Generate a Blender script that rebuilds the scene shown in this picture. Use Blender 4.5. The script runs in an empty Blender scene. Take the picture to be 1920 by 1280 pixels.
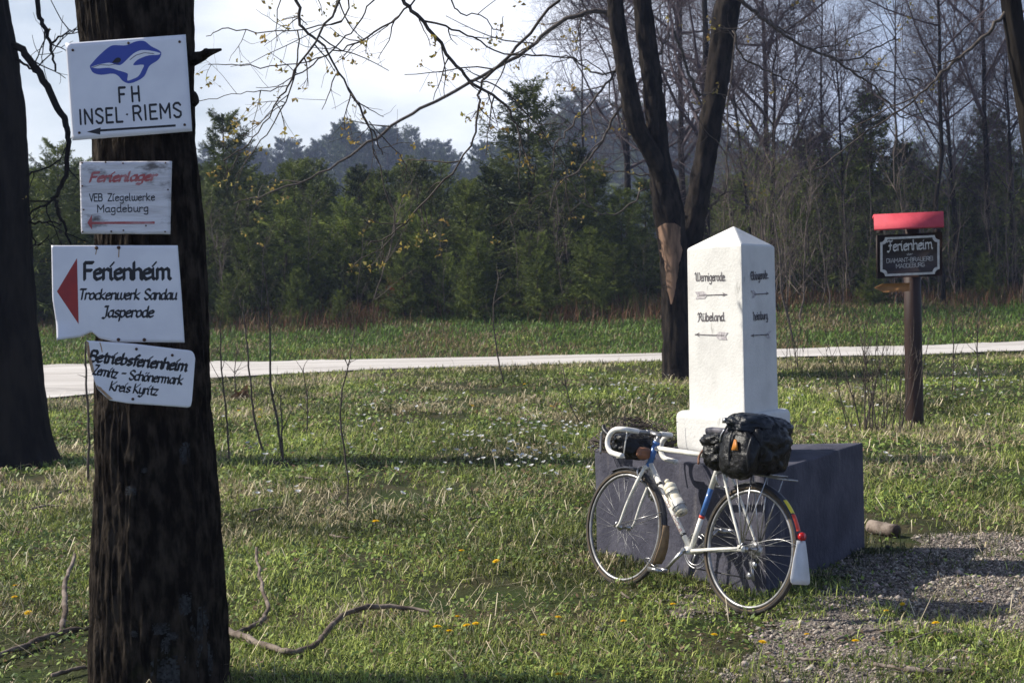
import bpy, bmesh, math, random
import numpy as np
from mathutils import Vector, Matrix, Quaternion

# ------------------------------------------------------------------ camera, sky, sun, exposure
SC = bpy.context.scene
COL = SC.collection
FPX, CX, CY = 2667.0, 960.0, 640.0
CAM_H, PITCH, ROLL = 1.64, math.radians(1.6), math.radians(-1.4)
SUN_EL, SUN_AZ = math.radians(41), math.radians(-80)        # azimuth from +Y towards +X
cam_data = bpy.data.cameras.new('camera')
cam = bpy.data.objects.new('camera', cam_data); COL.objects.link(cam)
cam_data.sensor_width = 36.0; cam_data.lens = FPX / 1920 * 36
cam_data.clip_end = 2000; cam_data.clip_start = 0.1
cam_data.dof.use_dof = True; cam_data.dof.focus_distance = 7.6; cam_data.dof.aperture_fstop = 8.0
CAMR = Matrix.Rotation(math.pi / 2 - PITCH, 3, 'X') @ Matrix.Rotation(ROLL, 3, 'Z')
CAMP = Vector((0, 0, CAM_H))
cam.matrix_world = Matrix.Translation(CAMP) @ CAMR.to_4x4()
SC.camera = cam
SC.view_settings.view_transform = 'Standard'; SC.view_settings.look = 'None'
SC.view_settings.gamma = 1.0; SC.view_settings.exposure = 0.5
SC.cycles.max_bounces = 6; SC.cycles.diffuse_bounces = 3; SC.cycles.glossy_bounces = 2
SC.cycles.transmission_bounces = 3; SC.cycles.volume_bounces = 0; SC.cycles.transparent_max_bounces = 6

world = bpy.data.worlds.new("World"); SC.world = world; world.use_nodes = True
wt = world.node_tree; wn = wt.nodes; wl = wt.links; wn.clear()
wo = wn.new('ShaderNodeOutputWorld'); bg = wn.new('ShaderNodeBackground'); bg.inputs['Strength'].default_value = 0.076
sky = wn.new('ShaderNodeTexSky'); sky.sky_type = 'NISHITA'; sky.sun_disc = False
sky.sun_elevation = SUN_EL; sky.sun_rotation = SUN_AZ; sky.air_density = 1.0; sky.dust_density = 1.2
tc = wn.new('ShaderNodeTexCoord'); mp = wn.new('ShaderNodeMapping'); mp.inputs['Scale'].default_value = (1.0, 1.0, 2.6)
mp.inputs['Location'].default_value = (0.55, 0.2, 0.3)
nz = wn.new('ShaderNodeTexNoise'); nz.inputs['Scale'].default_value = 2.6; nz.inputs['Detail'].default_value = 6; nz.inputs['Roughness'].default_value = 0.55
rp = wn.new('ShaderNodeValToRGB'); rp.color_ramp.elements[0].position = 0.30; rp.color_ramp.elements[1].position = 0.62
mx = wn.new('ShaderNodeMix'); mx.data_type = 'RGBA'
dt = wn.new('ShaderNodeVectorMath'); dt.operation = 'DOT_PRODUCT'; dt.inputs[1].default_value = (-.82, .56, .1); wl.new(tc.outputs['Generated'], dt.inputs[0])
mr = wn.new('ShaderNodeMapRange'); mr.inputs['From Min'].default_value = .1; mr.inputs['From Max'].default_value = .78; mr.interpolation_type = 'SMOOTHSTEP'; wl.new(dt.outputs['Value'], mr.inputs['Value'])
cc = wn.new('ShaderNodeMix'); cc.data_type = 'RGBA'; cc.inputs['A'].default_value = (5.6, 7.1, 11.2, 1); cc.inputs['B'].default_value = (12.6, 12.8, 13.2, 1); wl.new(mr.outputs[0], cc.inputs['Factor'])
wl.new(cc.outputs['Result'], mx.inputs['B'])
wl.new(tc.outputs['Generated'], mp.inputs['Vector']); wl.new(mp.outputs[0], nz.inputs['Vector'])
sx = wn.new('ShaderNodeSeparateXYZ'); wl.new(tc.outputs['Generated'], sx.inputs[0])
el = wn.new('ShaderNodeMapRange'); el.inputs['From Min'].default_value = .22; el.inputs['From Max'].default_value = .6; el.inputs['To Min'].default_value = 1; el.inputs['To Max'].default_value = .18; el.interpolation_type = 'SMOOTHSTEP'; wl.new(sx.outputs['Z'], el.inputs['Value'])
ml = wn.new('ShaderNodeMath'); ml.operation = 'MULTIPLY'; wl.new(rp.outputs['Color'], ml.inputs[0]); wl.new(el.outputs[0], ml.inputs[1])
wl.new(nz.outputs['Fac'], rp.inputs['Fac']); wl.new(ml.outputs[0], mx.inputs['Factor'])
wl.new(sky.outputs[0], mx.inputs['A']); wl.new(mx.outputs['Result'], bg.inputs['Color']); wl.new(bg.outputs[0], wo.inputs[0])

sd = bpy.data.lights.new('sun', 'SUN'); sd.energy = 5.0; sd.angle = math.radians(0.5); sd.color = (1.0, 0.945, 0.84)
sun = bpy.data.objects.new('sun', sd); COL.objects.link(sun)
sdir = Vector((math.sin(SUN_AZ) * math.cos(SUN_EL), math.cos(SUN_AZ) * math.cos(SUN_EL), math.sin(SUN_EL)))
sun.rotation_euler = sdir.to_track_quat('Z', 'Y').to_euler()

# ------------------------------------------------------------------ numeric helpers
def hash01(ix, iy, iz=0):
    h = (np.asarray(ix, dtype=np.int64) * 73856093) ^ (np.asarray(iy, dtype=np.int64) * 19349663) ^ (np.asarray(iz, dtype=np.int64) * 83492791)
    h = (h ^ (h >> 13)) * 1274126177 & 0x7fffffff
    h = (h ^ (h >> 16)) & 0xffff
    return h / 65535.0
def vn3(x, y, z):
    x, y, z = np.broadcast_arrays(np.asarray(x, float), np.asarray(y, float), np.asarray(z, float))
    ix, iy, iz = np.floor(x).astype(np.int64), np.floor(y).astype(np.int64), np.floor(z).astype(np.int64)
    fx, fy, fz = x - ix, y - iy, z - iz
    fx, fy, fz = fx * fx * (3 - 2 * fx), fy * fy * (3 - 2 * fy), fz * fz * (3 - 2 * fz)
    r = 0
    for a in (0, 1):
        for b in (0, 1):
            for c in (0, 1):
                w = (fx if a else 1 - fx) * (fy if b else 1 - fy) * (fz if c else 1 - fz)
                r = r + w * hash01(ix + a, iy + b, iz + c)
    return r
def fbm(x, y, z=0.0, o=3):
    r = 0; a = 1; t = 0
    for k in range(o):
        r = r + a * vn3(np.asarray(x) * 2 ** k + 17.3 * k, np.asarray(y) * 2 ** k - 9.1 * k, np.asarray(z) * 2 ** k + 3.7 * k); t += a; a *= 0.5
    return r / t

ZD = [-30, 0, 7, 9.5, 12, 17, 22, 27, 32, 33.2, 35, 37, 40, 50, 80, 150, 500]
ZZ = [0, 0, 0, 0, .01, .063, .18, .314, .344, .37, .62, .92, 1.3, 1.7, 2.6, 5.0, 22]
def zt(x, y):
    x = np.asarray(x, float); y = np.asarray(y, float)
    base = np.interp(y, ZD, ZZ)
    amp = np.clip((y - 2) / 6, 0, 1) * np.where((y > 25) & (y < 33), .15, 1)
    return base + amp * (.05 * (fbm(x * .8, y * .8) - .5) + .02 * (vn3(x * 3.1, y * 3.1, 5) - .5))
def ray(px, py):
    d = CAMR @ Vector(((px - CX) / FPX, (CY - py) / FPX, -1))
    return d / d.y                       # one metre of depth (world Y) per unit
def P(px, py, depth):
    return CAMP + ray(px, py) * depth
def G(px, py, dmin=3.0):
    r = ray(px, py); t = dmin; prev = t
    while t < 300:
        if CAM_H + r.z * t <= float(zt(r.x * t, t)): break
        prev = t; t *= 1.01
    lo, hi = prev, t
    for _ in range(20):
        m = (lo + hi) / 2
        if CAM_H + r.z * m <= float(zt(r.x * m, m)): hi = m
        else: lo = m
    p = CAMP + r * hi
    return Vector((p.x, p.y, float(zt(p.x, p.y))))
def onG(x, y): return Vector((x, y, float(zt(x, y))))

# ------------------------------------------------------------------ mesh helpers
def tag(o, label=None, cat=None, group=None, kind=None):
    if label: o['label'] = label
    if cat: o['category'] = cat
    if group: o['group'] = group
    if kind: o['kind'] = kind
    return o
def empty(name, loc=(0, 0, 0), mw=None):
    o = bpy.data.objects.new(name, None); COL.objects.link(o); o.empty_display_size = .1
    if mw is not None: o.matrix_world = mw
    else: o.location = loc
    return o
def link(name, me, mat, parent=None, smooth=False):
    o = bpy.data.objects.new(name, me); COL.objects.link(o)
    if mat is not None: me.materials.append(mat)
    if parent is not None: o.parent = parent
    if smooth: me.polygons.foreach_set('use_smooth', np.ones(len(me.polygons), dtype=bool))
    return o
def np_mesh(name, V, F, col=None):
    """V (n,3); F list of index arrays (m,3) / (m,4)"""
    me = bpy.data.meshes.new(name)
    V = np.asarray(V, dtype=np.float32)
    if not isinstance(F, list): F = [F]
    F = [np.asarray(f, dtype=np.int32) for f in F if len(f)]
    me.vertices.add(len(V)); me.vertices.foreach_set('co', V.ravel())
    nl = sum(f.size for f in F); npoly = sum(len(f) for f in F)
    me.loops.add(nl); me.polygons.add(npoly)
    me.loops.foreach_set('vertex_index', np.concatenate([f.ravel() for f in F]))
    tot = np.concatenate([np.full(len(f), f.shape[1], dtype=np.int32) for f in F])
    me.polygons.foreach_set('loop_start', np.concatenate([[0], np.cumsum(tot)[:-1]]).astype(np.int32))
    if col is not None:
        a = me.color_attributes.new('Col', 'FLOAT_COLOR', 'POINT')
        c = np.ones((len(V), 4), dtype=np.float32); c[:, :3] = col
        a.data.foreach_set('color', c.ravel())
    me.update(calc_edges=True); me.validate()
    return me
class Acc:
    """collects shapes into one mesh"""
    def __init__(s): s.V = []; s.Q = []; s.T = []; s.C = []; s.n = 0
    def add(s, V, Q=None, T=None, col=None):
        V = np.asarray(V, float).reshape(-1, 3)
        if Q is not None and len(Q): s.Q.append(np.asarray(Q, int) + s.n)
        if T is not None and len(T): s.T.append(np.asarray(T, int) + s.n)
        s.V.append(V); s.n += len(V)
        if col is not None: s.C.append(np.broadcast_to(np.asarray(col, float), (len(V), 3)))
        return s
    def tubes(s, Pt, R, sides=5, col=None, cap=True):
        """Pt (N,K,3), R (N,K)"""
        Pt = np.asarray(Pt, float); R = np.asarray(R, float)
        if Pt.ndim == 2: Pt = Pt[None]; R = R[None]
        N, K, _ = Pt.shape
        t = np.gradient(Pt, axis=1); t /= np.linalg.norm(t, axis=2, keepdims=True) + 1e-12
        m = Pt[:, -1] - Pt[:, 0]; m = np.abs(m / (np.linalg.norm(m, axis=1, keepdims=True) + 1e-9))
        ref = np.eye(3)[np.argmin(m, axis=1)][:, None, :]
        a = np.cross(t, ref); a /= np.linalg.norm(a, axis=2, keepdims=True) + 1e-12
        b = np.cross(t, a)
        th = np.arange(sides) * 2 * np.pi / sides
        ring = a[:, :, None, :] * np.cos(th)[None, None, :, None] + b[:, :, None, :] * np.sin(th)[None, None, :, None]
        V = Pt[:, :, None, :] + ring * R[:, :, None, None]
        idx = np.arange(N * K * sides).reshape(N, K, sides)
        nx = np.roll(idx, -1, axis=2)
        Q = np.stack([idx[:, :-1], idx[:, 1:], nx[:, 1:], nx[:, :-1]], -1).reshape(-1, 4)
        T = []
        if cap:
            for k in range(1, sides - 1):
                T.append(np.stack([idx[:, 0, 0], idx[:, 0, k], idx[:, 0, k + 1]], -1)); T.append(np.stack([idx[:, -1, 0], idx[:, -1, k + 1], idx[:, -1, k]], -1))
            T = np.concatenate(T)
        return s.add(V, Q, T, col)
    def tube(s, pts, r, sides=10, smooth=0, col=None):
        pts = np.array([tuple(p) for p in pts], float)
        r = np.full(len(pts), r, float) if np.isscalar(r) else np.asarray(r, float)
        if smooth: pts, r = catmull(pts, r, smooth)
        return s.tubes(pts, r, sides, col)
    def box(s, c, size, rot=None, col=None):
        v = np.array([[x, y, z] for x in (-.5, .5) for y in (-.5, .5) for z in (-.5, .5)]) * np.asarray(size, float)
        if rot is not None: v = v @ np.array(rot).T
        return s.add(v + np.asarray(tuple(c), float), [[0, 1, 3, 2], [4, 6, 7, 5], [0, 4, 5, 1], [2, 3, 7, 6], [0, 2, 6, 4], [1, 5, 7, 3]], None, col)
    def lathe(s, prof, c=(0, 0, 0), axis=(0, 0, 1), sides=16, col=None):
        q = Vector((0, 0, 1)).rotation_difference(Vector(axis).normalized()).to_matrix()
        th = np.arange(sides) * 2 * np.pi / sides
        V = np.array([[r * np.cos(t), r * np.sin(t), h] for r, h in prof for t in th]) @ np.array(q).T + np.asarray(tuple(c), float)
        K = len(prof); idx = np.arange(K * sides).reshape(K, sides); nx = np.roll(idx, -1, 1)
        Q = np.stack([idx[:-1], nx[:-1], nx[1:], idx[1:]], -1).reshape(-1, 4)
        T = []
        for k in range(1, sides - 1): T += [[idx[0, 0], idx[0, k + 1], idx[0, k]], [idx[-1, 0], idx[-1, k], idx[-1, k + 1]]]
        return s.add(V, Q, T, col)
    def torus(s, c, R, r, axis=(0, 1, 0), seg=64, sides=8, sx=1.0, a0=0, a1=2 * math.pi, col=None):
        """ring round an axis; sx squeezes the section along the axis"""
        q = np.array(Vector((0, 0, 1)).rotation_difference(Vector(axis).normalized()).to_matrix())
        full = abs(a1 - a0 - 2 * math.pi) < 1e-6
        u = np.linspace(a0, a1, seg, endpoint=not full); w = np.arange(sides) * 2 * np.pi / sides
        U, W = np.meshgrid(u, w, indexing='ij')
        V = np.stack([(R + r * np.cos(W)) * np.cos(U), (R + r * np.cos(W)) * np.sin(U), r * sx * np.sin(W)], -1).reshape(-1, 3) @ q.T + np.asarray(tuple(c), float)
        idx = np.arange(seg * sides).reshape(seg, sides); nx = np.roll(idx, -1, 1)
        i2 = np.roll(idx, -1, 0); n2 = np.roll(nx, -1, 0)
        if not full: idx, nx, i2, n2 = idx[:-1], nx[:-1], i2[:-1], n2[:-1]
        return s.add(V, np.stack([idx, i2, n2, nx], -1).reshape(-1, 4), None, col)
    def build(s, name, mat, parent=None, smooth=False, center=False):
        V = np.concatenate(s.V); F = []
        if s.Q: F.append(np.concatenate(s.Q))
        if s.T: F.append(np.concatenate(s.T))
        loc = None
        if center:
            loc = np.array([V[:, 0].mean(), V[:, 1].mean(), V[:, 2].min()]); V = V - loc
        me = np_mesh(name, V, F, np.concatenate(s.C) if s.C else None)
        o = link(name, me, mat, parent, smooth)
        if loc is not None: o.location = loc
        return o
def catmull(pts, r, n):
    pts = np.asarray(pts, float); q = np.vstack([2 * pts[0] - pts[1], pts, 2 * pts[-1] - pts[-2]])
    out, rr = [], []
    for i in range(len(pts) - 1):
        p0, p1, p2, p3 = q[i:i + 4]
        for k in range(n):
            t = k / n
            out.append(.5 * (2 * p1 + (p2 - p0) * t + (2 * p0 - 5 * p1 + 4 * p2 - p3) * t * t + (3 * p1 - p0 - 3 * p2 + p3) * t ** 3)); rr.append(r[i] * (1 - t) + r[i + 1] * t)
    out.append(pts[-1]); rr.append(r[-1])
    return np.array(out), np.array(rr)

# ------------------------------------------------------------------ materials
def mat(name, c1, c2=None, scale=6, rough=.7, bump=0, bscale=None, metal=0, spec=.4, stretch=(1, 1, 1), trans=0, lo=.35, hi=.65, c3=None, c3pos=(.62, .72), c3scale=3, attr=False, coat=0, objvar=0, detail=6, c3stretch=(1, 1, 1)):
    m = bpy.data.materials.new(name); m.use_nodes = True
    t = m.node_tree; n = t.nodes; l = t.links
    p = n['Principled BSDF']; out = n['Material Output']
    p.inputs['Roughness'].default_value = rough; p.inputs['Metallic'].default_value = metal
    p.inputs['Specular IOR Level'].default_value = spec; p.inputs['Coat Weight'].default_value = coat
    tcn = n.new('ShaderNodeTexCoord')
    def noise(sc, st, det=6):
        mpn = n.new('ShaderNodeMapping'); mpn.inputs['Scale'].default_value = st; l.new(tcn.outputs['Object'], mpn.inputs['Vector'])
        z = n.new('ShaderNodeTexNoise'); z.inputs['Scale'].default_value = sc; z.inputs['Detail'].default_value = det; z.inputs['Roughness'].default_value = .6
        l.new(mpn.outputs[0], z.inputs['Vector']); return z.outputs['Fac']
    def mixc(fac, a, b, mode='MIX'):
        k = n.new('ShaderNodeMix'); k.data_type = 'RGBA'; k.blend_type = mode
        for s, v in (('Factor', fac), ('A', a), ('B', b)):
            if isinstance(v, (tuple, list)): k.inputs[s].default_value = (*v, 1)
            elif isinstance(v, (int, float)): k.inputs[s].default_value = v
            else: l.new(v, k.inputs[s])
        return k.outputs['Result']
    def ramp(src, a, b):
        r = n.new('ShaderNodeMapRange'); r.inputs['From Min'].default_value = a; r.inputs['From Max'].default_value = b; r.interpolation_type = 'SMOOTHSTEP'
        l.new(src, r.inputs['Value']); return r.outputs[0]
    c = c1
    if attr:
        a = n.new('ShaderNodeAttribute'); a.attribute_name = 'Col'; c = a.outputs['Color']
        if c2 is not None: c = mixc(ramp(noise(scale, stretch, detail), lo, hi), c, mixc(1.0, c, c2, 'MULTIPLY'))
    elif c2 is not None:
        c = mixc(ramp(noise(scale, stretch, detail), lo, hi), c1, c2)
    if c3 is not None: c = mixc(ramp(noise(c3scale, c3stretch), *c3pos), c, c3)
    if objvar:
        oi = n.new('ShaderNodeObjectInfo'); hs = n.new('ShaderNodeHueSaturation')
        r1 = n.new('ShaderNodeMapRange'); r1.inputs['To Min'].default_value = 1 - objvar; r1.inputs['To Max'].default_value = 1 + objvar
        l.new(oi.outputs['Random'], r1.inputs['Value']); l.new(r1.outputs[0], hs.inputs['Value'])
        if isinstance(c, tuple): hs.inputs['Color'].default_value = (*c, 1)
        else: l.new(c, hs.inputs['Color'])
        c = hs.outputs['Color']
    if isinstance(c, tuple): p.inputs['Base Color'].default_value = (*c, 1)
    else: l.new(c, p.inputs['Base Color'])
    if bump:
        b = n.new('ShaderNodeBump'); b.inputs['Strength'].default_value = bump; b.inputs['Distance'].default_value = .02
        l.new(noise(bscale or scale, stretch), b.inputs['Height']); l.new(b.outputs[0], p.inputs['Normal'])
    if trans:
        tr = n.new('ShaderNodeBsdfTranslucent'); mxs = n.new('ShaderNodeMixShader'); mxs.inputs[0].default_value = trans
        if isinstance(c, tuple): tr.inputs['Color'].default_value = (*c, 1)
        else: l.new(c, tr.inputs['Color'])
        l.new(p.outputs[0], mxs.inputs[1]); l.new(tr.outputs[0], mxs.inputs[2]); l.new(mxs.outputs[0], out.inputs['Surface'])
    return m
MT = dict(
    ground=mat('ground_soil', (.022, .028, .010), (.055, .045, .025), 3.0, .95, .6, 30, c3=(.03, .045, .012), c3scale=.6, c3pos=(.4, .65), spec=.1),
    road=mat('pale_road', (.40, .37, .345), (.56, .53, .505), 1.5, .9, .3, 60, stretch=(.12, 1.3, 1), c3=(.31, .285, .265), c3scale=1.1, c3pos=(.53, .68), c3stretch=(.35, 1, 1), spec=.2),
    gravel=mat('gravel_dirt', (.13, .105, .09), (.25, .215, .19), 26, .95, .9, 60, c3=(.13, .115, .075), c3scale=1.1, c3pos=(.5, .7), spec=.2),
    pebble=mat('pebble', (.3, .28, .25), (.75, .75, .75), 60, .85, 0, attr=True, spec=.3),
    grass=mat('grass_blades', (.1, .1, .1), None, rough=.55, attr=True, trans=.32, spec=.35),
    straw=mat('dry_straw', (.1, .1, .1), None, rough=.7, attr=True, trans=.15, spec=.25),
    leafc=mat('ground_leaf', (.1, .1, .1), None, rough=.5, attr=True, trans=.3, spec=.4),
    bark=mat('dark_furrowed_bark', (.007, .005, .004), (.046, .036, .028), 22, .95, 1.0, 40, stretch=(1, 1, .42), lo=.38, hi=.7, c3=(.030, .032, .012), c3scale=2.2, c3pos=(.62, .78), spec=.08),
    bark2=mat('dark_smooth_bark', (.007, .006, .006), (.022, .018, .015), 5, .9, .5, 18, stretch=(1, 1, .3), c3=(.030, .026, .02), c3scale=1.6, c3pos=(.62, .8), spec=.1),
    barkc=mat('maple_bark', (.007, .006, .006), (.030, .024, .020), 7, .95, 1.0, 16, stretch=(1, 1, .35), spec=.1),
    scar=mat('sunlit_wood_scar', (.27, .165, .11), (.10, .065, .045), 9, .8, .4, 20, stretch=(1, 1, .2), spec=.2),  # bare wood, colour raised to stand in for sun on the maple
    lichen=mat('pale_lichen', (.055, .058, .062), (.022, .022, .023), 40, .95, .6, 60, spec=.1),
    twig=mat('twig_bark', (.04, .03, .024), (.10, .08, .066), 20, .75, spec=.3),
    twigb=mat('grey_violet_twig', (.045, .034, .040), (.10, .076, .082), 2, .8, spec=.3, objvar=.2),
    brush=mat('pale_brush_stem', (.165, .13, .105), (.035, .026, .021), 2.0, .8, spec=.3, objvar=.35),
    bud=mat('spring_leaf_bud', (.30, .27, .07), (.34, .22, .07), 9, .6, trans=.4, spec=.3),
    budg=mat('fresh_green_leaf', (.11, .17, .03), (.16, .20, .04), 9, .6, trans=.4, spec=.3),
    spruce=mat('spruce_needles', (.5, .5, .5), (.55, .6, .5), 1.1, .6, attr=True, spec=.25, trans=.18, objvar=.28),
    sprucetrunk=mat('spruce_bark', (.04, .03, .022), (.07, .055, .04), 8, .9, spec=.1),
    deadspruce=mat('dead_needles', (.22, .085, .04), (.13, .06, .03), 5, .8, trans=.2, spec=.1),
    under=mat('dry_undergrowth', (.1, .1, .1), None, rough=.8, attr=True, trans=.15, spec=.1),
    white=mat('white_limewash', (.64, .63, .605), (.53, .52, .50), 3.2, .9, .22, 60, lo=.38, hi=.7, c3=(.36, .35, .33), c3scale=9, c3pos=(.64, .74), spec=.15, c3stretch=(1, 1, .45)),
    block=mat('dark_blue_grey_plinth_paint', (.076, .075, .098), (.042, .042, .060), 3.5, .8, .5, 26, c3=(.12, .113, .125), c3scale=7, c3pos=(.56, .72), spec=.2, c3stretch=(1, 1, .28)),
    signw=mat('white_enamel', (.78, .78, .82), (.71, .71, .76), 6, .35, .05, 30, c3=(.45, .40, .36), c3scale=16, c3pos=(.72, .8), spec=.5),
    signworn=mat('worn_painted_wood', (.76, .75, .78), (.58, .56, .58), 7, .75, .4, 30, stretch=(.35, 1, 3), c3=(.14, .125, .12), c3scale=5, c3pos=(.53, .66), spec=.3, c3stretch=(1, 1, 2.5)),
    ink=mat('black_paint', (.012, .012, .016), None, rough=.5),
    inkp=mat('faded_black_paint', (.04, .035, .04), (.16, .145, .15), 30, .8),
    inkred=mat('red_sign_paint', (.36, .035, .03), (.28, .03, .03), 12, .55),
    inkredf=mat('faded_red_paint', (.40, .09, .09), (.48, .24, .24), 18, .7),
    emblem=mat('blue_emblem_paint', (.045, .075, .36), None, rough=.5),
    rust=mat('rusty_nail', (.10, .045, .025), (.04, .025, .02), 200, .8),
    ruststain=mat('rust_stain', (.33, .19, .10), (.45, .33, .22), 40, .9),
    red=mat('red_roof_paint', (.58, .07, .095), (.47, .05, .07), 5, .7, .1, 30, spec=.3),
    post=mat('dark_brown_stain', (.018, .008, .006), (.030, .013, .009), 6, .6, .4, 14, stretch=(1, 1, .1), spec=.3),
    signblk=mat('black_sign_panel', (.018, .012, .012), (.03, .02, .02), 4, .5),
    letterw=mat('off_white_lettering', (.58, .56, .52), (.42, .40, .38), 20, .6),
    arrowwood=mat('orange_wood', (.33, .15, .045), (.24, .11, .035), 8, .7, .3, 20, stretch=(1, 1, 4)),
    frame=mat('cream_white_frame_paint', (.78, .76, .70), (.70, .67, .60), 14, .3, 0, spec=.5, coat=.3),
    blue=mat('blue_frame_paint', (.05, .14, .38), (.06, .17, .44), 10, .3, spec=.5, coat=.3),
    steel=mat('dull_chrome', (.46, .46, .48), (.33, .32, .31), 40, .32, metal=.9), spoke=mat('dull_spoke', (.25, .25, .26), (.14, .14, .14), 20, .45, metal=.8),
    alu=mat('alloy_rim', (.34, .34, .35), (.24, .235, .23), 30, .45, metal=.8),
    tyre=mat('tyre_rubber', (.03, .028, .027), (.06, .053, .048), 14, .8, spec=.3),
    tan=mat('tan_sidewall', (.12, .085, .05), (.06, .048, .036), 16, .85),
    tape=mat('white_bar_tape', (.78, .76, .72), (.66, .63, .58), 30, .7),
    blackp=mat('black_plastic', (.015, .015, .017), None, rough=.4),
    nylon=mat('black_nylon_bag', (.004, .004, .0045), (.008, .0075, .008), 12, .32, .5, 30, spec=.32),
    nylonb=mat('dark_blue_nylon', (.004, .007, .014), (.004, .005, .009), 9, .3, .5, 30, spec=.32),
    orange=mat('orange_patch', (.55, .22, .03), (.40, .15, .03), 20, .5),
    brown=mat('brown_leather', (.30, .13, .07), (.20, .09, .05), 12, .6),
    saddle=mat('grey_saddle', (.13, .12, .14), (.18, .17, .19), 10, .45, spec=.5),
    bottle=mat('ivory_bottle', (.72, .66, .52), (.62, .57, .45), 9, .45, spec=.4),
    bottleg=mat('greyish_bottle_print', (.42, .42, .42), (.58, .56, .5), 14, .5),
    mudg=mat('dark_mudguard', (.035, .035, .045), (.06, .06, .07), 12, .4),
    flapw=mat('white_mud_flap', (.62, .64, .68), (.52, .54, .57), 9, .6),
    flapt=mat('muddy_tan_flap', (.33, .22, .12), (.22, .15, .09), 18, .7),
    yellow=mat('yellow_sticker', (.75, .60, .05), None, rough=.5), redst=mat('red_sticker', (.62, .06, .03), None, rough=.4),
    reflect=mat('red_reflector', (.35, .01, .01), None, rough=.2),
    petalw=mat('white_petal', (.80, .80, .80), None, rough=.6, trans=.3), petaly=mat('yellow_petal', (.88, .64, .01), (.86, .56, .01), 60, .6, trans=.2),
    stemg=mat('green_stem', (.09, .16, .03), None, rough=.6, trans=.2),
    deadwood=mat('weathered_deadwood', (.24, .195, .165), (.075, .055, .043), 9, .85, .4, 30, spec=.2),
    logend=mat('log_end_grain', (.09, .06, .045), (.05, .035, .028), 20, .85), 
    deadleaf=mat('dead_leaf', (.20, .11, .055), (.13, .08, .045), 20, .8, trans=.15),
)

# ================================================================== SETTING
rng = np.random.default_rng(7)
# --- block footprint (an equilateral triangle) is needed by the grass too
BN = G(1437, 1119)                                  # near corner on the ground
BLOCK_H = 0.675
def tri(near, a_l, side):
    a = math.radians(a_l); n = Vector((near[0], near[1], 0))
    return [n, n + side * Vector((math.cos(a), math.sin(a), 0)), n + side * Vector((math.cos(a - math.pi / 3), math.sin(a - math.pi / 3), 0))]
BLK = tri(BN, 118.6, 1.74)                          # near, left, right
TRUNK_D = 6.1
def in_tri(x, y, T, m=0.0):
    c = (T[0] + T[1] + T[2]) / 3; r = np.ones(np.shape(x), bool)
    for i in range(3):
        a, b = T[i], T[(i + 1) % 3]; nx, ny = (b.y - a.y), -(b.x - a.x); L = math.hypot(nx, ny); nx /= L; ny /= L
        sgn = 1 if (c.x - a.x) * nx + (c.y - a.y) * ny > 0 else -1
        r &= ((x - a.x) * nx + (y - a.y) * ny) * sgn > -m
    return r
# --- ground sheet
def ground():
    ys = np.concatenate([np.arange(-12, 4, .6), np.arange(4, 16, .08), np.arange(16, 45, .22), np.geomspace(45, 420, 50)])
    xp = np.concatenate([np.arange(0, 6, .09), np.arange(6, 22, .3), np.geomspace(22, 300, 36)]); xs = np.concatenate([-xp[:0:-1], xp])
    X, Y = np.meshgrid(xs, ys, indexing='ij'); Z = zt(X, Y)
    i = np.arange(X.size).reshape(X.shape)
    Q = np.stack([i[:-1, :-1], i[1:, :-1], i[1:, 1:], i[:-1, 1:]], -1).reshape(-1, 4)
    o = link('ground', np_mesh('ground', np.stack([X, Y, Z], -1).reshape(-1, 3), Q), MT['ground'], None, True)
    tag(o, 'grassy soil of the clearing under the trees', 'ground', kind='structure')
ground()
# --- road: near and far edges traced on the ground
near_px = [(-500, 800), (-200, 772), (60, 752), (160, 742), (260, 726), (400, 711), (560, 702), (700, 695), (900, 689), (1240, 679), (1480, 671), (1700, 668), (1920, 659), (2300, 647)]
far_px = [(-500, 700), (-200, 694), (60, 689), (160, 684), (260, 682), (400, 680), (560, 678), (700, 675), (900, 671), (1240, 664), (1480, 655), (1700, 650), (1920, 641), (2300, 630)]
def edge(pxs):
    p = np.array([tuple(G(*q)) for q in pxs]); o = np.argsort(p[:, 0]); return p[o]
EN, EF = edge(near_px), edge(far_px)
def road_y(x):
    return np.interp(x, EN[:, 0], EN[:, 1]), np.interp(x, EF[:, 0], EF[:, 1])
def road():
    xs = np.arange(-24, 26, .2); a, b = road_y(xs)
    a = a + .25 * (vn3(xs * 1.3, 0, 0) - .5); b = b + .25 * (vn3(xs * 1.3, 9, 0) - .5)
    T = np.linspace(0, 1, 26)
    X = np.repeat(xs[:, None], 26, 1); Y = a[:, None] + (b - a)[:, None] * T; Z = zt(X, Y) + .03
    i = np.arange(X.size).reshape(X.shape)
    Q = np.stack([i[:-1, :-1], i[1:, :-1], i[1:, 1:], i[:-1, 1:]], -1).reshape(-1, 4)
    tag(link('road', np_mesh('road', np.stack([X, Y, Z], -1).reshape(-1, 3), Q), MT['road'], None, True), 'pale sunlit country road crossing behind the clearing', 'road', kind='structure')
road()
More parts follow.
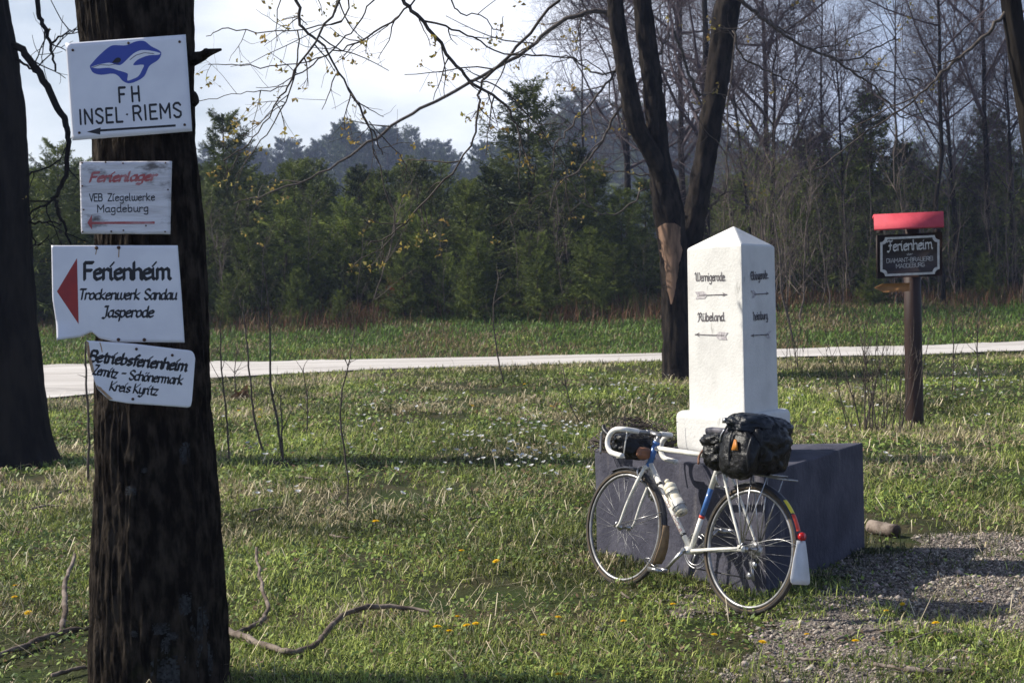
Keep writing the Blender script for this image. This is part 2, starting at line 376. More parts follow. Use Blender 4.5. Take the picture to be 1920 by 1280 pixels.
# --- gravel mask: 0..1 over the ground
GP = [[(1655, 1040), (1780, 1012), (1960, 1000), (2300, 1010), (2300, 1200), (1930, 1165), (1800, 1180), (1700, 1150), (1600, 1175), (1545, 1130), (1560, 1080)],
      [(1230, 1330), (1330, 1268), (1400, 1235), (1480, 1205), (1560, 1195), (1620, 1215), (1560, 1290), (1560, 1400), (1230, 1400)],
      [(1480, 1205), (1545, 1130), (1640, 1135), (1640, 1215), (1560, 1240)],
      [(1290, 1100), (1400, 1130), (1440, 1160), (1350, 1150), (1240, 1118)],
      [(1560, 1230), (1800, 1200), (2100, 1260), (2100, 1400), (1600, 1400)]]
GW = [1.0, .95, .8, .6, .55]
def inpoly(x, y, poly):
    r = np.zeros(np.shape(x), bool); n = len(poly)
    for i in range(n):
        x1, y1 = poly[i]; x2, y2 = poly[(i + 1) % n]
        c = ((y1 > y) != (y2 > y)) & (x < (x2 - x1) * (y - y1) / (y2 - y1 + 1e-12) + x1); r ^= c
    return r
GPW = [[(g.x, g.y) for g in (G(*q) for q in p)] for p in GP]
def gmask(x, y):
    wx = x + .22 * (fbm(x * 2.2, y * 2.2, 1) - .5) * 2; wy = y + .35 * (fbm(x * 2.2, y * 2.2, 7) - .5) * 2
    m = np.zeros(np.shape(x))
    for ox, oy in ((0, 0), (.1, .12), (-.1, .16), (.12, -.22), (-.13, -.12), (.0, .3), (.2, 0)):
        q = np.zeros(np.shape(x))
        for p, w in zip(GPW, GW): q = np.maximum(q, inpoly(wx + ox, wy + oy, p) * w)
        m = m + q / 7
    k = fbm(x * 3.2, y * 3.2, 11)
    return np.clip(m - np.clip(k - .50, 0, 1) * 3.2 * (1.15 - m * .75), 0, 1)
def gravel():
    xs = np.arange(.3, 5.2, .035); ys = np.arange(5.0, 11, .045)
    X, Y = np.meshgrid(xs, ys, indexing='ij'); Z = zt(X, Y) + .006
    i = np.arange(X.size).reshape(X.shape)
    ok = gmask(X, Y) > .22
    f = ok[:-1, :-1] & ok[1:, 1:] & ok[1:, :-1] & ok[:-1, 1:] & ~in_tri(X[:-1, :-1], Y[:-1, :-1], BLK, -.05)
    Q = np.stack([i[:-1, :-1], i[1:, :-1], i[1:, 1:], i[:-1, 1:]], -1)[f]
    tag(link('gravel_path', np_mesh('gravel_path', np.stack([X, Y, Z], -1).reshape(-1, 3), Q), MT['gravel'], None, True), 'worn gravel track in front of the milestone', 'gravel path', kind='structure')
    # pebbles: small irregular octahedra
    N = 95000
    x = rng.uniform(.3, 5.2, N * 3); y = rng.uniform(5.0, 11, N * 3)
    k = (rng.random(N * 3) < gmask(x, y) + .015) & ~in_tri(x, y, BLK, 0); x, y = x[k][:N], y[k][:N]; n = len(x)
    s = np.clip(rng.lognormal(math.log(.0042), .55, n), .0018, .024)
    base = np.array([[1, 0, 0], [0, 1, 0], [-1, 0, 0], [0, -1, 0], [0, 0, .7], [0, 0, -.7]])
    V = base[None] * s[:, None, None] * rng.uniform(.6, 1.35, (n, 6, 1))
    a = rng.uniform(0, 6.28, n); ca, sa = np.cos(a)[:, None], np.sin(a)[:, None]
    V = np.stack([V[..., 0] * ca - V[..., 1] * sa, V[..., 0] * sa + V[..., 1] * ca, V[..., 2]], -1)
    V += np.stack([x, y, zt(x, y) + .007 + s * .2], -1)[:, None]
    T = np.array([[0, 1, 4], [1, 2, 4], [2, 3, 4], [3, 0, 4], [1, 0, 5], [2, 1, 5], [3, 2, 5], [0, 3, 5]])
    T = (np.arange(n)[:, None, None] * 6 + T[None]).reshape(-1, 3)
    g = .06 + .44 * rng.random(n) ** 1.8; c = g[:, None] * np.array([[1.12, .96, .82]]) * (1 + .03 * rng.normal(size=(n, 3)))
    tag(link('gravel', np_mesh('gravel', V.reshape(-1, 3), T, np.repeat(np.clip(c, .02, .9), 6, 0)), MT['pebble']), 'loose grey stones lying on the worn track', 'gravel', kind='stuff')
gravel()
# --- grass and ground cover
def blade_mesh(name, base, direc, length, width, bend, col, material, label, cat):
    """base (n,3), direc (n,) azimuth, bend 0 upright .. 1.4 lying"""
    n = len(base); side = np.stack([-np.sin(direc), np.cos(direc), np.zeros(n)], -1); fwd = np.stack([np.cos(direc), np.sin(direc), np.zeros(n)], -1)
    up = np.array([0, 0, 1.0])
    a1 = bend * .55; a2 = np.clip(bend * 1.35, 0, 2.0)
    m = base + (fwd * np.sin(a1)[:, None] + up * np.cos(a1)[:, None]) * (length * .55)[:, None]
    tip = m + (fwd * np.sin(a2)[:, None] + up * np.cos(a2)[:, None]) * (length * .5)[:, None]
    w = (width * .5)[:, None]
    V = np.stack([base - side * w, base + side * w, m - side * w * .85, m + side * w * .85, tip], 1).reshape(-1, 3)
    T = np.array([[0, 1, 3], [0, 3, 2], [2, 3, 4]]); T = (np.arange(n)[:, None, None] * 5 + T[None]).reshape(-1, 3)
    return tag(link(name, np_mesh(name, V, T, np.repeat(col, 5, 0)), material), label, cat, kind='stuff')
def scatter(n, d0, d1, power, xmul=.43, xadd=1.2):
    u = rng.random(n); p = 2 - power                # density ~ d^-power times the width d
    d = (d0 ** p + u * (d1 ** p - d0 ** p)) ** (1 / p) if abs(p) > 1e-3 else d0 * (d1 / d0) ** u
    x = rng.uniform(-1, 1, n) * (xmul * d + xadd)
    return x, d
def free(x, y, g=.5):
    a, b = road_y(x)
    k = ~in_tri(x, y, BLK, .0) & ((y < a + .05) | (y > b - .05))
    gm = gmask(x, y) * ((x > 0) & (y < 11.5)); return k & (rng.random(len(x)) > gm * .86 * g / .5)
def grass():
    nt = 105000
    x, y = scatter(nt, 4.6, 36.5, 1.65)
    dens = fbm(x * .9, y * .9, 3); k = free(x, y) & (rng.random(nt) < .12 + 1.3 * np.clip(dens - .33, 0, 1) * 3.2)
    x, y = x[k], y[k]; nt = len(x); per = 6
    lush = fbm(x * .55, y * .55, 21); dry = fbm(x * .8 + 40, y * .8, 33)
    X = np.repeat(x, per) + rng.normal(0, .022, nt * per) * np.repeat(np.clip(y / 8, .7, 3), per); Y = np.repeat(y, per) + rng.normal(0, .022, nt * per) * np.repeat(np.clip(y / 8, .7, 3), per)
    n = len(X); L = np.repeat(lush, per); D = np.repeat(dry, per)
    far = np.clip(Y / 9, .75, 3.0)
    length = rng.uniform(.03, .088, n) * (.55 + 1.1 * L) * np.clip(far, 1, 1.25)
    width = rng.uniform(.0036, .0085, n) * far
    bend = np.clip(rng.normal(1.15, .45, n), .1, 1.75)
    g = rng.random(n)[:, None]
    g = g ** 1.5; c = (1 - g) * np.array([.055, .092, .016]) + g * np.array([.47, .53, .13])
    t = np.repeat(rng.random(nt), per)[:, None]; c = c * (.5 + .75 * t) * np.clip(.92 + 2.6 * (np.repeat(fbm(x * .75 + 3, y * .55, 8), per)[:, None] - .5), .32, 1.5)
    dk = (np.clip((D - .48) * 3.0, 0, .6) + .09)[:, None]; st = (rng.random(n)[:, None] < dk)
    c = np.where(st, np.array([.50, .42, .25]) * rng.uniform(.35, 1.3, (n, 1)), c)
    blade_mesh('grass', np.stack([X, Y, zt(X, Y) - .004], -1), rng.uniform(0, 6.283, n), length, width, bend, c, MT['grass'], 'short spring grass with straw among it across the clearing', 'grass')
    # long dry stalks, mostly lying
    n = 6500; x, y = scatter(n, 4.6, 30, 1.4); k = free(x, y, .4) & (rng.random(n) < np.clip((fbm(x * .8 + 40, y * .8, 33) - .40) * 4, .12, 1)); x, y = x[k], y[k]; n = len(x)
    c = np.clip(np.array([.64, .55, .38]) * rng.uniform(.5, 1.3, (n, 1)), 0, .8); f = np.clip(y / 9, .8, 2.2)
    blade_mesh('dry_grass', np.stack([x, y, zt(x, y) + .012], -1), rng.uniform(0, 6.283, n), rng.uniform(.1, .34, n), rng.uniform(.003, .006, n) * f, np.clip(rng.normal(1.42, .25, n), .3, 1.62), c, MT['straw'], 'bleached dry stalks lying in the grass', 'dry grass')
    # small broad leaves close to the soil
    n = 105000; x, y = scatter(n, 4.6, 26, 1.6); dl = fbm(x * 1.1 + 9, y * 1.1, 55); k = free(x, y, .47) & (rng.random(n) < np.clip((dl - .36) * 4.5, .06, 1)); x, y = x[k], y[k]; n = len(x)
    a = rng.uniform(0, 6.283, n); r = rng.uniform(.008, .021, n) * np.clip(y / 9, .8, 1.8); tl = rng.normal(0, .5, n)
    f = np.stack([np.cos(a), np.sin(a), np.sin(tl)], -1); s = np.stack([-np.sin(a), np.cos(a), rng.normal(0, .35, n)], -1); b = np.stack([x, y, zt(x, y) + rng.uniform(.008, .05, n)], -1)
    V = np.stack([b - f * r[:, None], b + s * r[:, None] * .6, b + f * r[:, None], b - s * r[:, None] * .6], 1).reshape(-1, 3)
    g = rng.random((n, 1)) ** 1.5; c = (1 - g) * np.array([.04, .085, .014]) + g * np.array([.32, .42, .09]); c = np.where(rng.random((n, 1)) < .13, np.array([.26, .17, .10]) * rng.uniform(.5, 1.2, (n, 1)), c)
    tag(link('ground_cover', np_mesh('ground_cover', V, np.arange(n * 4).reshape(-1, 4), np.repeat(c, 4, 0)), MT['leafc']), 'low broad leaves and leaf litter between the grass', 'ground cover', kind='stuff')
    # rank grass of the bank past the road
    n = 95000; x, y = rng.uniform(-24, 24, n), rng.uniform(31.5, 41.5, n); a, b = road_y(x); k = (y > b - .05) & (rng.random(n) < .4 + fbm(x * .7, y * .7, 2)); x, y = x[k], y[k]; n = len(x)
    g = rng.random((n, 1)); c = (1 - g) * np.array([.06, .12, .02]) + g * np.array([.18, .29, .055])
    st = rng.random((n, 1)) < np.clip((fbm(x * .5, y * .5, 77) - .45) * 3 + np.clip((y - 37.5) / 5, 0, .5), .05, .7)[:, None]; c = np.where(st, np.array([.26, .19, .10]) * rng.uniform(.5, 1.2, (n, 1)), c)
    blade_mesh('bank_grass', np.stack([x, y, zt(x, y) - .01], -1), rng.uniform(0, 6.283, n), rng.uniform(.06, .22, n), rng.uniform(.012, .03, n), np.clip(rng.normal(.9, .35, n), .1, 1.6), c, MT['grass'], 'rank grass on the bank between road and forest', 'grass')
    # reddish dry stems along the forest edge
    n = 40000; x = rng.uniform(-24, 26, n); y = rng.normal(39.3, 1.0, n) + np.where(x > 7, 1.2, 0); y = np.clip(y, 36.6, 44)
    k = rng.random(n) < .05 + np.clip(fbm(x * .45, y * .6, 91) - .45, 0, 1) * 6; x, y = x[k], y[k]; n = len(x)
    c = np.where((rng.random((n, 1)) < .72), np.array([.15, .075, .045]), np.array([.23, .165, .10])) * rng.uniform(.4, 1.25, (n, 1)); c = np.where(rng.random((n, 1)) < .2, np.array([.05, .085, .02]), c)
    blade_mesh('undergrowth', np.stack([x, y, zt(x, y) - .02], -1), rng.uniform(0, 6.283, n), rng.uniform(.2, .75, n) * (.5 + .8 * fbm(x * .9, y * .9, 4)), rng.uniform(.009, .02, n), np.clip(rng.normal(.6, .4, n), .02, 1.5), c, MT['under'], 'reddish brown dry brambles and stems along the forest edge', 'undergrowth')
grass()

# ================================================================== TREES
def norm(v): return v / (np.linalg.norm(v, axis=-1, keepdims=True) + 1e-12)
def grow(PP, PR, n, tlo, thi, ang, angsd, L, Lsd, r0, K, wander, up, r, taper=.25, shrink=.5, plane=None, absr=None):
    """n children on every parent polyline PP (N,K0,3)"""
    N, K0, _ = PP.shape
    t = r.uniform(tlo, thi, (N, n)); f = t * (K0 - 1); i = np.minimum(f.astype(int), K0 - 2); w = (f - i)[..., None]
    ii = np.arange(N)[:, None]
    A, B = PP[ii, i], PP[ii, i + 1]; base = A * (1 - w) + B * w; tang = norm(B - A)
    pr = PR[ii, i] * (1 - w[..., 0]) + PR[ii, i + 1] * w[..., 0]
    rnd = norm(r.normal(size=(N, n, 3)))
    if plane is not None: rnd = norm(rnd * plane)
    perp = norm(rnd - (rnd * tang).sum(-1, keepdims=True) * tang)
    a = np.radians(r.normal(ang, angsd, (N, n)))[..., None]
    d = norm(tang * np.cos(a) + perp * np.sin(a))
    ln = L * np.exp(r.normal(0, Lsd, (N, n))) * (1 - shrink * (t - tlo) / max(thi - tlo, 1e-6))
    base = base.reshape(-1, 3); d = d.reshape(-1, 3); ln = ln.reshape(-1); pr = pr.reshape(-1)
    pts = [base]; step = ln[:, None] / (K - 1)
    for k in range(K - 1):
        d = norm(d + r.normal(0, wander, d.shape) + np.array([0, 0, up]))
        pts.append(pts[-1] + d * step)
    P_ = np.stack(pts, 1)
    rr = np.minimum(pr * .75, r0) if absr is None else np.full(len(pr), absr)
    R_ = rr[:, None] * np.linspace(1, taper, K)[None]
    return P_, R_
def leaf_quads(acc, tips, r, n, size, spread, col=None):
    """n small folded leaves about every tip"""
    N = len(tips); c = np.repeat(tips, n, 0) + r.normal(0, spread, (N * n, 3))
    f = norm(r.normal(size=(N * n, 3)) + np.array([0, 0, .3])); s = norm(np.cross(f, r.normal(size=(N * n, 3)))); z = (size * r.uniform(.6, 1.3, N * n))[:, None]
    q = np.cross(f, s) * z * .25
    V = np.stack([c, c + f * z * .5 + s * z * .32 + q, c + f * z, c + f * z * .5 - s * z * .32 + q], 1).reshape(-1, 3)
    i = np.arange(N * n * 4).reshape(-1, 4)
    acc.add(V, None, np.concatenate([i[:, [0, 1, 2]], i[:, [0, 2, 3]]]), col)
def trunk_mesh(path, rad, sides, dz, amp, freq, seed, flare=None, arc=None):
    """a furrowed trunk: ridges run along it; path given bottom to top"""
    pts, rr = catmull(path, rad, 24)
    seg = np.linalg.norm(np.diff(pts, axis=0), axis=1); s = np.concatenate([[0], np.cumsum(seg)])
    if callable(dz): ss = dz(s[-1])
    else: ss = np.linspace(0, s[-1], int(s[-1] / dz) + 2)
    C = np.stack([np.interp(ss, s, pts[:, k]) for k in range(3)], -1); R = np.interp(ss, s, rr)
    th = np.arange(sides) * 2 * np.pi / sides; S, TH = np.meshgrid(ss, th, indexing='ij')
    wob = .25 * fbm(np.cos(TH) * 2, np.sin(TH) * 2, S * 1.5 + seed)
    cx, cy = np.cos(TH + wob), np.sin(TH + wob)
    ridge = np.abs(fbm(cx * freq + seed, cy * freq, S * freq * .26, 2) - .5) * 2
    fine = fbm(cx * freq * 2.7, cy * freq * 2.7 + seed, S * freq * 1.1, 2)
    lump = fbm(cx * 1.4, cy * 1.4, S * .9 + seed, 2) - .5
    rad2 = R[:, None] * (1 + .14 * lump) + amp * (np.clip(ridge * 2.2, 0, 1) - .5) * 2 + amp * 1.1 * (fine - .5)
    if flare is not None: rad2 = rad2 * (1 + flare * np.exp(-S / .16) * (.55 + .9 * fbm(np.cos(TH) * 1.6 + seed, np.sin(TH) * 1.6, 0, 2)))
    V = np.stack([C[:, 0:1] + rad2 * np.cos(TH), C[:, 1:2] + rad2 * np.sin(TH), C[:, 2:3] + 0 * S], -1)
    i = np.arange(S.size).reshape(S.shape); j = np.roll(i, -1, 1)
    return np_mesh('trunk', V.reshape(-1, 3), np.stack([i[:-1], j[:-1], j[1:], i[1:]], -1).reshape(-1, 4))
def shift(o, par_loc):      # children of a thing at loc are modelled in world space
    o.location = (-par_loc[0], -par_loc[1], -par_loc[2]); return o
def pxline(pts, depth, n=5):
    """traced limb: list of (px, py, width_px[, depth])"""
    q = np.array([tuple(P(p[0], p[1], p[3] if len(p) > 3 else depth)) for p in pts]); r = np.array([p[2] / 2 / FPX * (p[3] if len(p) > 3 else depth) for p in pts])
    return catmull(q, r, n)
def limbs(name_parent, loc, lines, depth, r, twig_n, twig_len, mat_b, mat_l, bud, sub=1, bud_p=1.0, budn=4, tr=.0035, jit=.3):
    """traced limbs with their side twigs and unfolding leaves; one branch object per limb"""
    buds = Acc()
    for li, ln in enumerate(lines):
        q, rr = pxline(ln, depth); A = Acc()
        q = q + r.normal(0, .006, q.shape) * (depth / 8); rr = rr * .72; A.tubes(q[None], rr[None], 7)
        Pl = q[None]; Rl = rr[None]
        plane = np.array([1, jit, 1.0])
        length = np.linalg.norm(np.diff(q, axis=0), axis=1).sum()
        n1 = max(2, int(length / depth * 8 * twig_n))
        P1, R1 = grow(Pl, Rl, n1, .12, 1.0, 48, 16, twig_len * depth / 8, .45, .0045 * depth / 8, 7, .16, .0, r, .45, .45, plane)
        A.tubes(P1, R1, 4, cap=False); tips = [P1[:, -1], P1[:, 4]]
        if sub:
            P2, R2 = grow(P1, R1, 3, .25, .95, 50, 15, twig_len * .45 * depth / 8, .4, tr * depth / 8, 5, .16, .0, r, .6, .4, plane)
            A.tubes(P2, R2, 3, cap=False); tips = [P1[:, -1], P2[:, -1]]
        shift(A.build('branch', mat_b, name_parent, True), loc)
        tp = np.concatenate(tips); tp = tp[r.random(len(tp)) < bud_p]
        if len(tp): leaf_quads(buds, tp, r, budn, bud * depth / 8, bud * .38 * depth / 8)
    if buds.n: shift(buds.build('leaves', mat_l, name_parent), loc)

# ---------------- the large tree that carries the signs
def sign_tree():
    r = np.random.default_rng(11)
    g = onG(P(300, 1280, TRUNK_D).x, TRUNK_D)
    pts = [(302, 1335, 262), (300, 1270, 252), (296, 1100, 246), (293, 900, 222), (288, 780, 212), (283, 450, 194), (272, 265, 180), (262, 120, 196), (254, 0, 206), (246, -150, 206), (240, -600, 185), (240, -1300, 150)]
    path = np.array([tuple(P(x, y, TRUNK_D)) for x, y, w in pts]); rad = np.array([w / 2 / FPX * TRUNK_D for x, y, w in pts])
    path[0, 2] = min(path[0, 2], g.z - .05)
    t = empty('tree', g); tag(t, 'thick dark furrowed trunk carrying the four white signs', 'tree')
    me = trunk_mesh(path, rad, 260, lambda L: np.concatenate([np.arange(0, 3.6, .0095), np.linspace(3.62, L, 60)]), .0085, 13.0, 3.3, .05)
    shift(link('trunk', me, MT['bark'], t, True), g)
    A = Acc(); st = [P(358, 112, TRUNK_D), P(378, 106, TRUNK_D - .02), P(388, 100, TRUNK_D - .03), P(415, 93, TRUNK_D - .05)]
    A.tube(st, [.032, .022, .019, .005], 9, 4); A.tube([P(382, 105, TRUNK_D - .03), P(386, 96, TRUNK_D - .04), P(392, 95, TRUNK_D - .04)], [.015, .013, .006], 8, 3)
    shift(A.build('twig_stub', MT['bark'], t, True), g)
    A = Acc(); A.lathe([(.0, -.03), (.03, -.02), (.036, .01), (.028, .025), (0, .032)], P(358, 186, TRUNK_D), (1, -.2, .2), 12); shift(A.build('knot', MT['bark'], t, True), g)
    # pale scar where bark is missing and crusts of lichen: thin shells on the bark
    def shell(name, cx, cy, w, h, m, ragged, seed, th=.004):
        n, k = 44, 60; U, W = np.meshgrid(np.linspace(-1, 1, n), np.linspace(-1, 1, k), indexing='ij')
        px = cx + U * w / 2; py = cy + W * h / 2
        c = np.interp(py.ravel(), [p[1] for p in pts[::-1]], [p[0] for p in pts[::-1]]).reshape(px.shape); ww = np.interp(py.ravel(), [p[1] for p in pts[::-1]], [p[2] for p in pts[::-1]]).reshape(px.shape) / 2
        off = np.clip((px - c) / ww, -.97, .97); R = ww / FPX * TRUNK_D
        V = np.array([tuple(P(a, b, TRUNK_D)) for a, b in zip(px.ravel(), py.ravel())]).reshape(n, k, 3)
        V[..., 1] = TRUNK_D - np.sqrt(1 - off ** 2) * (R + .008 + th); V[..., 0] = P(0, 0, 1).x * 0 + V[..., 0] 
        e = U ** 2 + W ** 2 + ragged * (fbm(U * 7 + seed, W * 9, seed, 3) - .5) * 3.4
        i = np.arange(n * k).reshape(n, k); f = (e[:-1, :-1] < .8)
        Q = np.stack([i[:-1, :-1], i[1:, :-1], i[1:, 1:], i[:-1, 1:]], -1)[f]
        return V, Q
    for (cx, cy, w, h, sd) in [(345, 1235, 60, 70, 1), (318, 1270, 60, 40, 2), (392, 1150, 26, 60, 3), (332, 1150, 30, 22, 4), (350, 1165, 22, 16, 9), (285, 1158, 16, 12, 5), (372, 1110, 24, 40, 6), (400, 1220, 24, 70, 7), (275, 905, 22, 18, 8), (300, 868, 12, 10, 10), (365, 840, 16, 40, 12), (340, 1180, 16, 30, 13)]:
        V, Q = shell('lichen_patch', cx, cy, w, h, None, 1.0, sd); A = Acc().add(V.reshape(-1, 3), Q)
        if len(Q): shift(A.build('lichen', MT['lichen'], t), g)
    # crown limbs above the picture; long hanging boughs reach down into it
    top = path[-3]
    limb_pts = [((0, .0, 5.2), (.9, .9, 5.6), (2.4, 1.8, 5.7), (4.2, 2.3, 5.5)), ((0, 0, 5.6), (-.5, 1.2, 6.2), (-.8, 2.6, 6.4)), ((0, 0, 6.2), (.8, -.6, 7.2), (1.5, -1.0, 8.2))]
    for lp in limb_pts:
        b = np.array(lp); b[:, 0] += path[-2][0]; b[:, 1] += TRUNK_D
        q, rr = catmull(b, np.linspace(.085, .03, len(b)), 8); A = Acc(); A.tubes(q[None], rr[None], 9)
        P1, R1 = grow(q[None], rr[None], 9, .3, 1, 45, 12, 1.0, .3, .014, 8, .12, .03, r); A.tubes(P1, R1, 5)
        P2, R2 = grow(P1, R1, 5, .2, .95, 45, 12, .5, .3, .006, 6, .12, .03, r); A.tubes(P2, R2, 4)
        shift(A.build('limb', MT['bark2'], t, True), g)
    L8 = [  # hanging boughs: px, py, width px, depth
        [(560, -420, 16, 8.0), (520, -120, 12, 8.0), (556, 0, 9, 8), (562, 48, 8, 8), (605, 85, 6, 8), (655, 165, 5, 8), (700, 250, 4, 8), (716, 290, 3, 8)],
        [(745, -430, 16, 8.1), (735, -60, 13, 8.1), (752, 0, 11, 8.1), (790, 38, 10, 8.1), (850, 115, 9, 8.1), (885, 155, 8, 8.1), (945, 195, 7, 8.1), (968, 235, 5, 8.1), (985, 290, 4, 8.1), (1003, 330, 3, 8.1)],
        [(1085, -420, 14, 8.4), (1080, -60, 8, 8.4), (1045, 0, 8, 8.4), (955, 105, 8, 8.4), (905, 155, 7, 8.4), (893, 215, 6, 8.4), (874, 290, 5, 8.4), (800, 370, 5, 8.4), (735, 440, 4, 8.4), (690, 457, 3, 8.4)],
        [(795, 40, 6, 8.1), (862, 58, 5, 8.1), (925, 95, 4, 8.1), (1015, 105, 4, 8.1), (1085, 110, 3, 8.1), (1140, 140, 3, 8.1)],
        [(600, -420, 12, 7.8), (640, -40, 7, 7.8), (600, 60, 6, 7.8), (545, 150, 5, 7.8), (520, 190, 4, 7.8), (475, 260, 3, 7.8), (420, 300, 3, 7.8)],
        [(790, -20, 5, 8.1), (760, 20, 5, 8.1), (690, 70, 5, 8.1), (640, 92, 4, 8.1), (560, 120, 3, 8.1), (470, 125, 3, 8.1), (390, 120, 2, 8.1)],
        [(655, 165, 4, 8), (690, 230, 4, 8), (715, 330, 3, 8), (740, 440, 3, 8), (660, 496, 2, 8)],
        [(700, 0, 4, 8.0), (660, 60, 4, 8.0), (600, 110, 4, 8), (520, 165, 3, 8), (450, 175, 2, 8), (375, 190, 2, 8)],
        [(655, -30, 5, 8.3), (640, 40, 4, 8.3), (520, 60, 3, 8.3), (430, 55, 3, 8.3), (385, 70, 2, 8.3)],
        [(830, -40, 5, 8.2), (858, 20, 4, 8.2), (905, 30, 3, 8.2), (930, 60, 3, 8.2), (945, 30, 2, 8.2)], [(560, 60, 4, 8), (552, 150, 4, 8), (500, 250, 3, 8), (440, 330, 2, 8)], [(690, 230, 3, 8), (755, 300, 3, 8), (760, 340, 2, 8)],
        [(880, 150, 4, 8.1), (935, 165, 4, 8.1), (1010, 240, 3, 8.1), (1060, 330, 3, 8.1), (1000, 372, 2, 8.1), (945, 420, 2, 8.1)],
    ]
    L8.append([(715, -519, 12, 8.7), (655, -245, 9, 8.7), (640, -130, 7, 8.7), (655, -60, 6, 8.7), (640, -15, 4, 8.7)])
    L8.append([(640, -400, 9, 8.72), (600, -200, 6, 8.72), (585, -80, 4, 8.72), (560, -20, 3, 8.72)])
    limbs(t, g, L8, 8.0, r, 4.4, .28, MT['twig'], MT['bud'], .030, 1, .38, 4, .0017)
sign_tree()
# ---------------- tree at the left edge with a bent limb
def edge_tree():
    r = np.random.default_rng(21); D = G(50, 868).y
    pts = [(14, 905, 240), (8, 868, 190), (0, 800, 172), (-8, 700, 162), (-18, 500, 150), (-24, 200, 128), (-50, 0, 118), (-90, -300, 112), (-120, -700, 90)]
    path = np.array([tuple(P(x, y, D)) for x, y, w in pts]); rad = np.array([w / 2 / FPX * D for x, y, w in pts]); g = onG(path[1][0], D); path[0, 2] = g.z - .1
    t = empty('tree', g); tag(t, 'dark trunk cut by the left picture edge, with a bent limb hanging over the road', 'tree')
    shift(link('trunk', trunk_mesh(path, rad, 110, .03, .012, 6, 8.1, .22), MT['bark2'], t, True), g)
    lines = [[(5, 85, 22), (40, 95, 20), (80, 150, 19), (110, 205, 18), (125, 235, 16), (128, 275, 13), (120, 340, 12), (104, 372, 10), (115, 410, 8), (135, 455, 5)],
             [(104, 372, 7), (75, 388, 6), (48, 405, 4)], [(60, -160, 14), (70, 0, 13), (80, 45, 12), (95, 85, 8), (105, 130, 5)],
             [(30, 110, 8), (55, 128, 6), (82, 145, 4)], [(48, 326, 6), (75, 318, 4), (115, 300, 4)], [(45, 418, 6), (80, 416, 5), (118, 420, 4)], [(95, 82, 6), (130, 60, 4), (155, 48, 4)],
             [(60, 430, 5), (70, 460, 4), (92, 440, 3)]]
    limbs(t, g, lines, D, r, .8, .32, MT['bark2'], MT['bud'], .018, 1, .35, 2, .0025)
edge_tree()
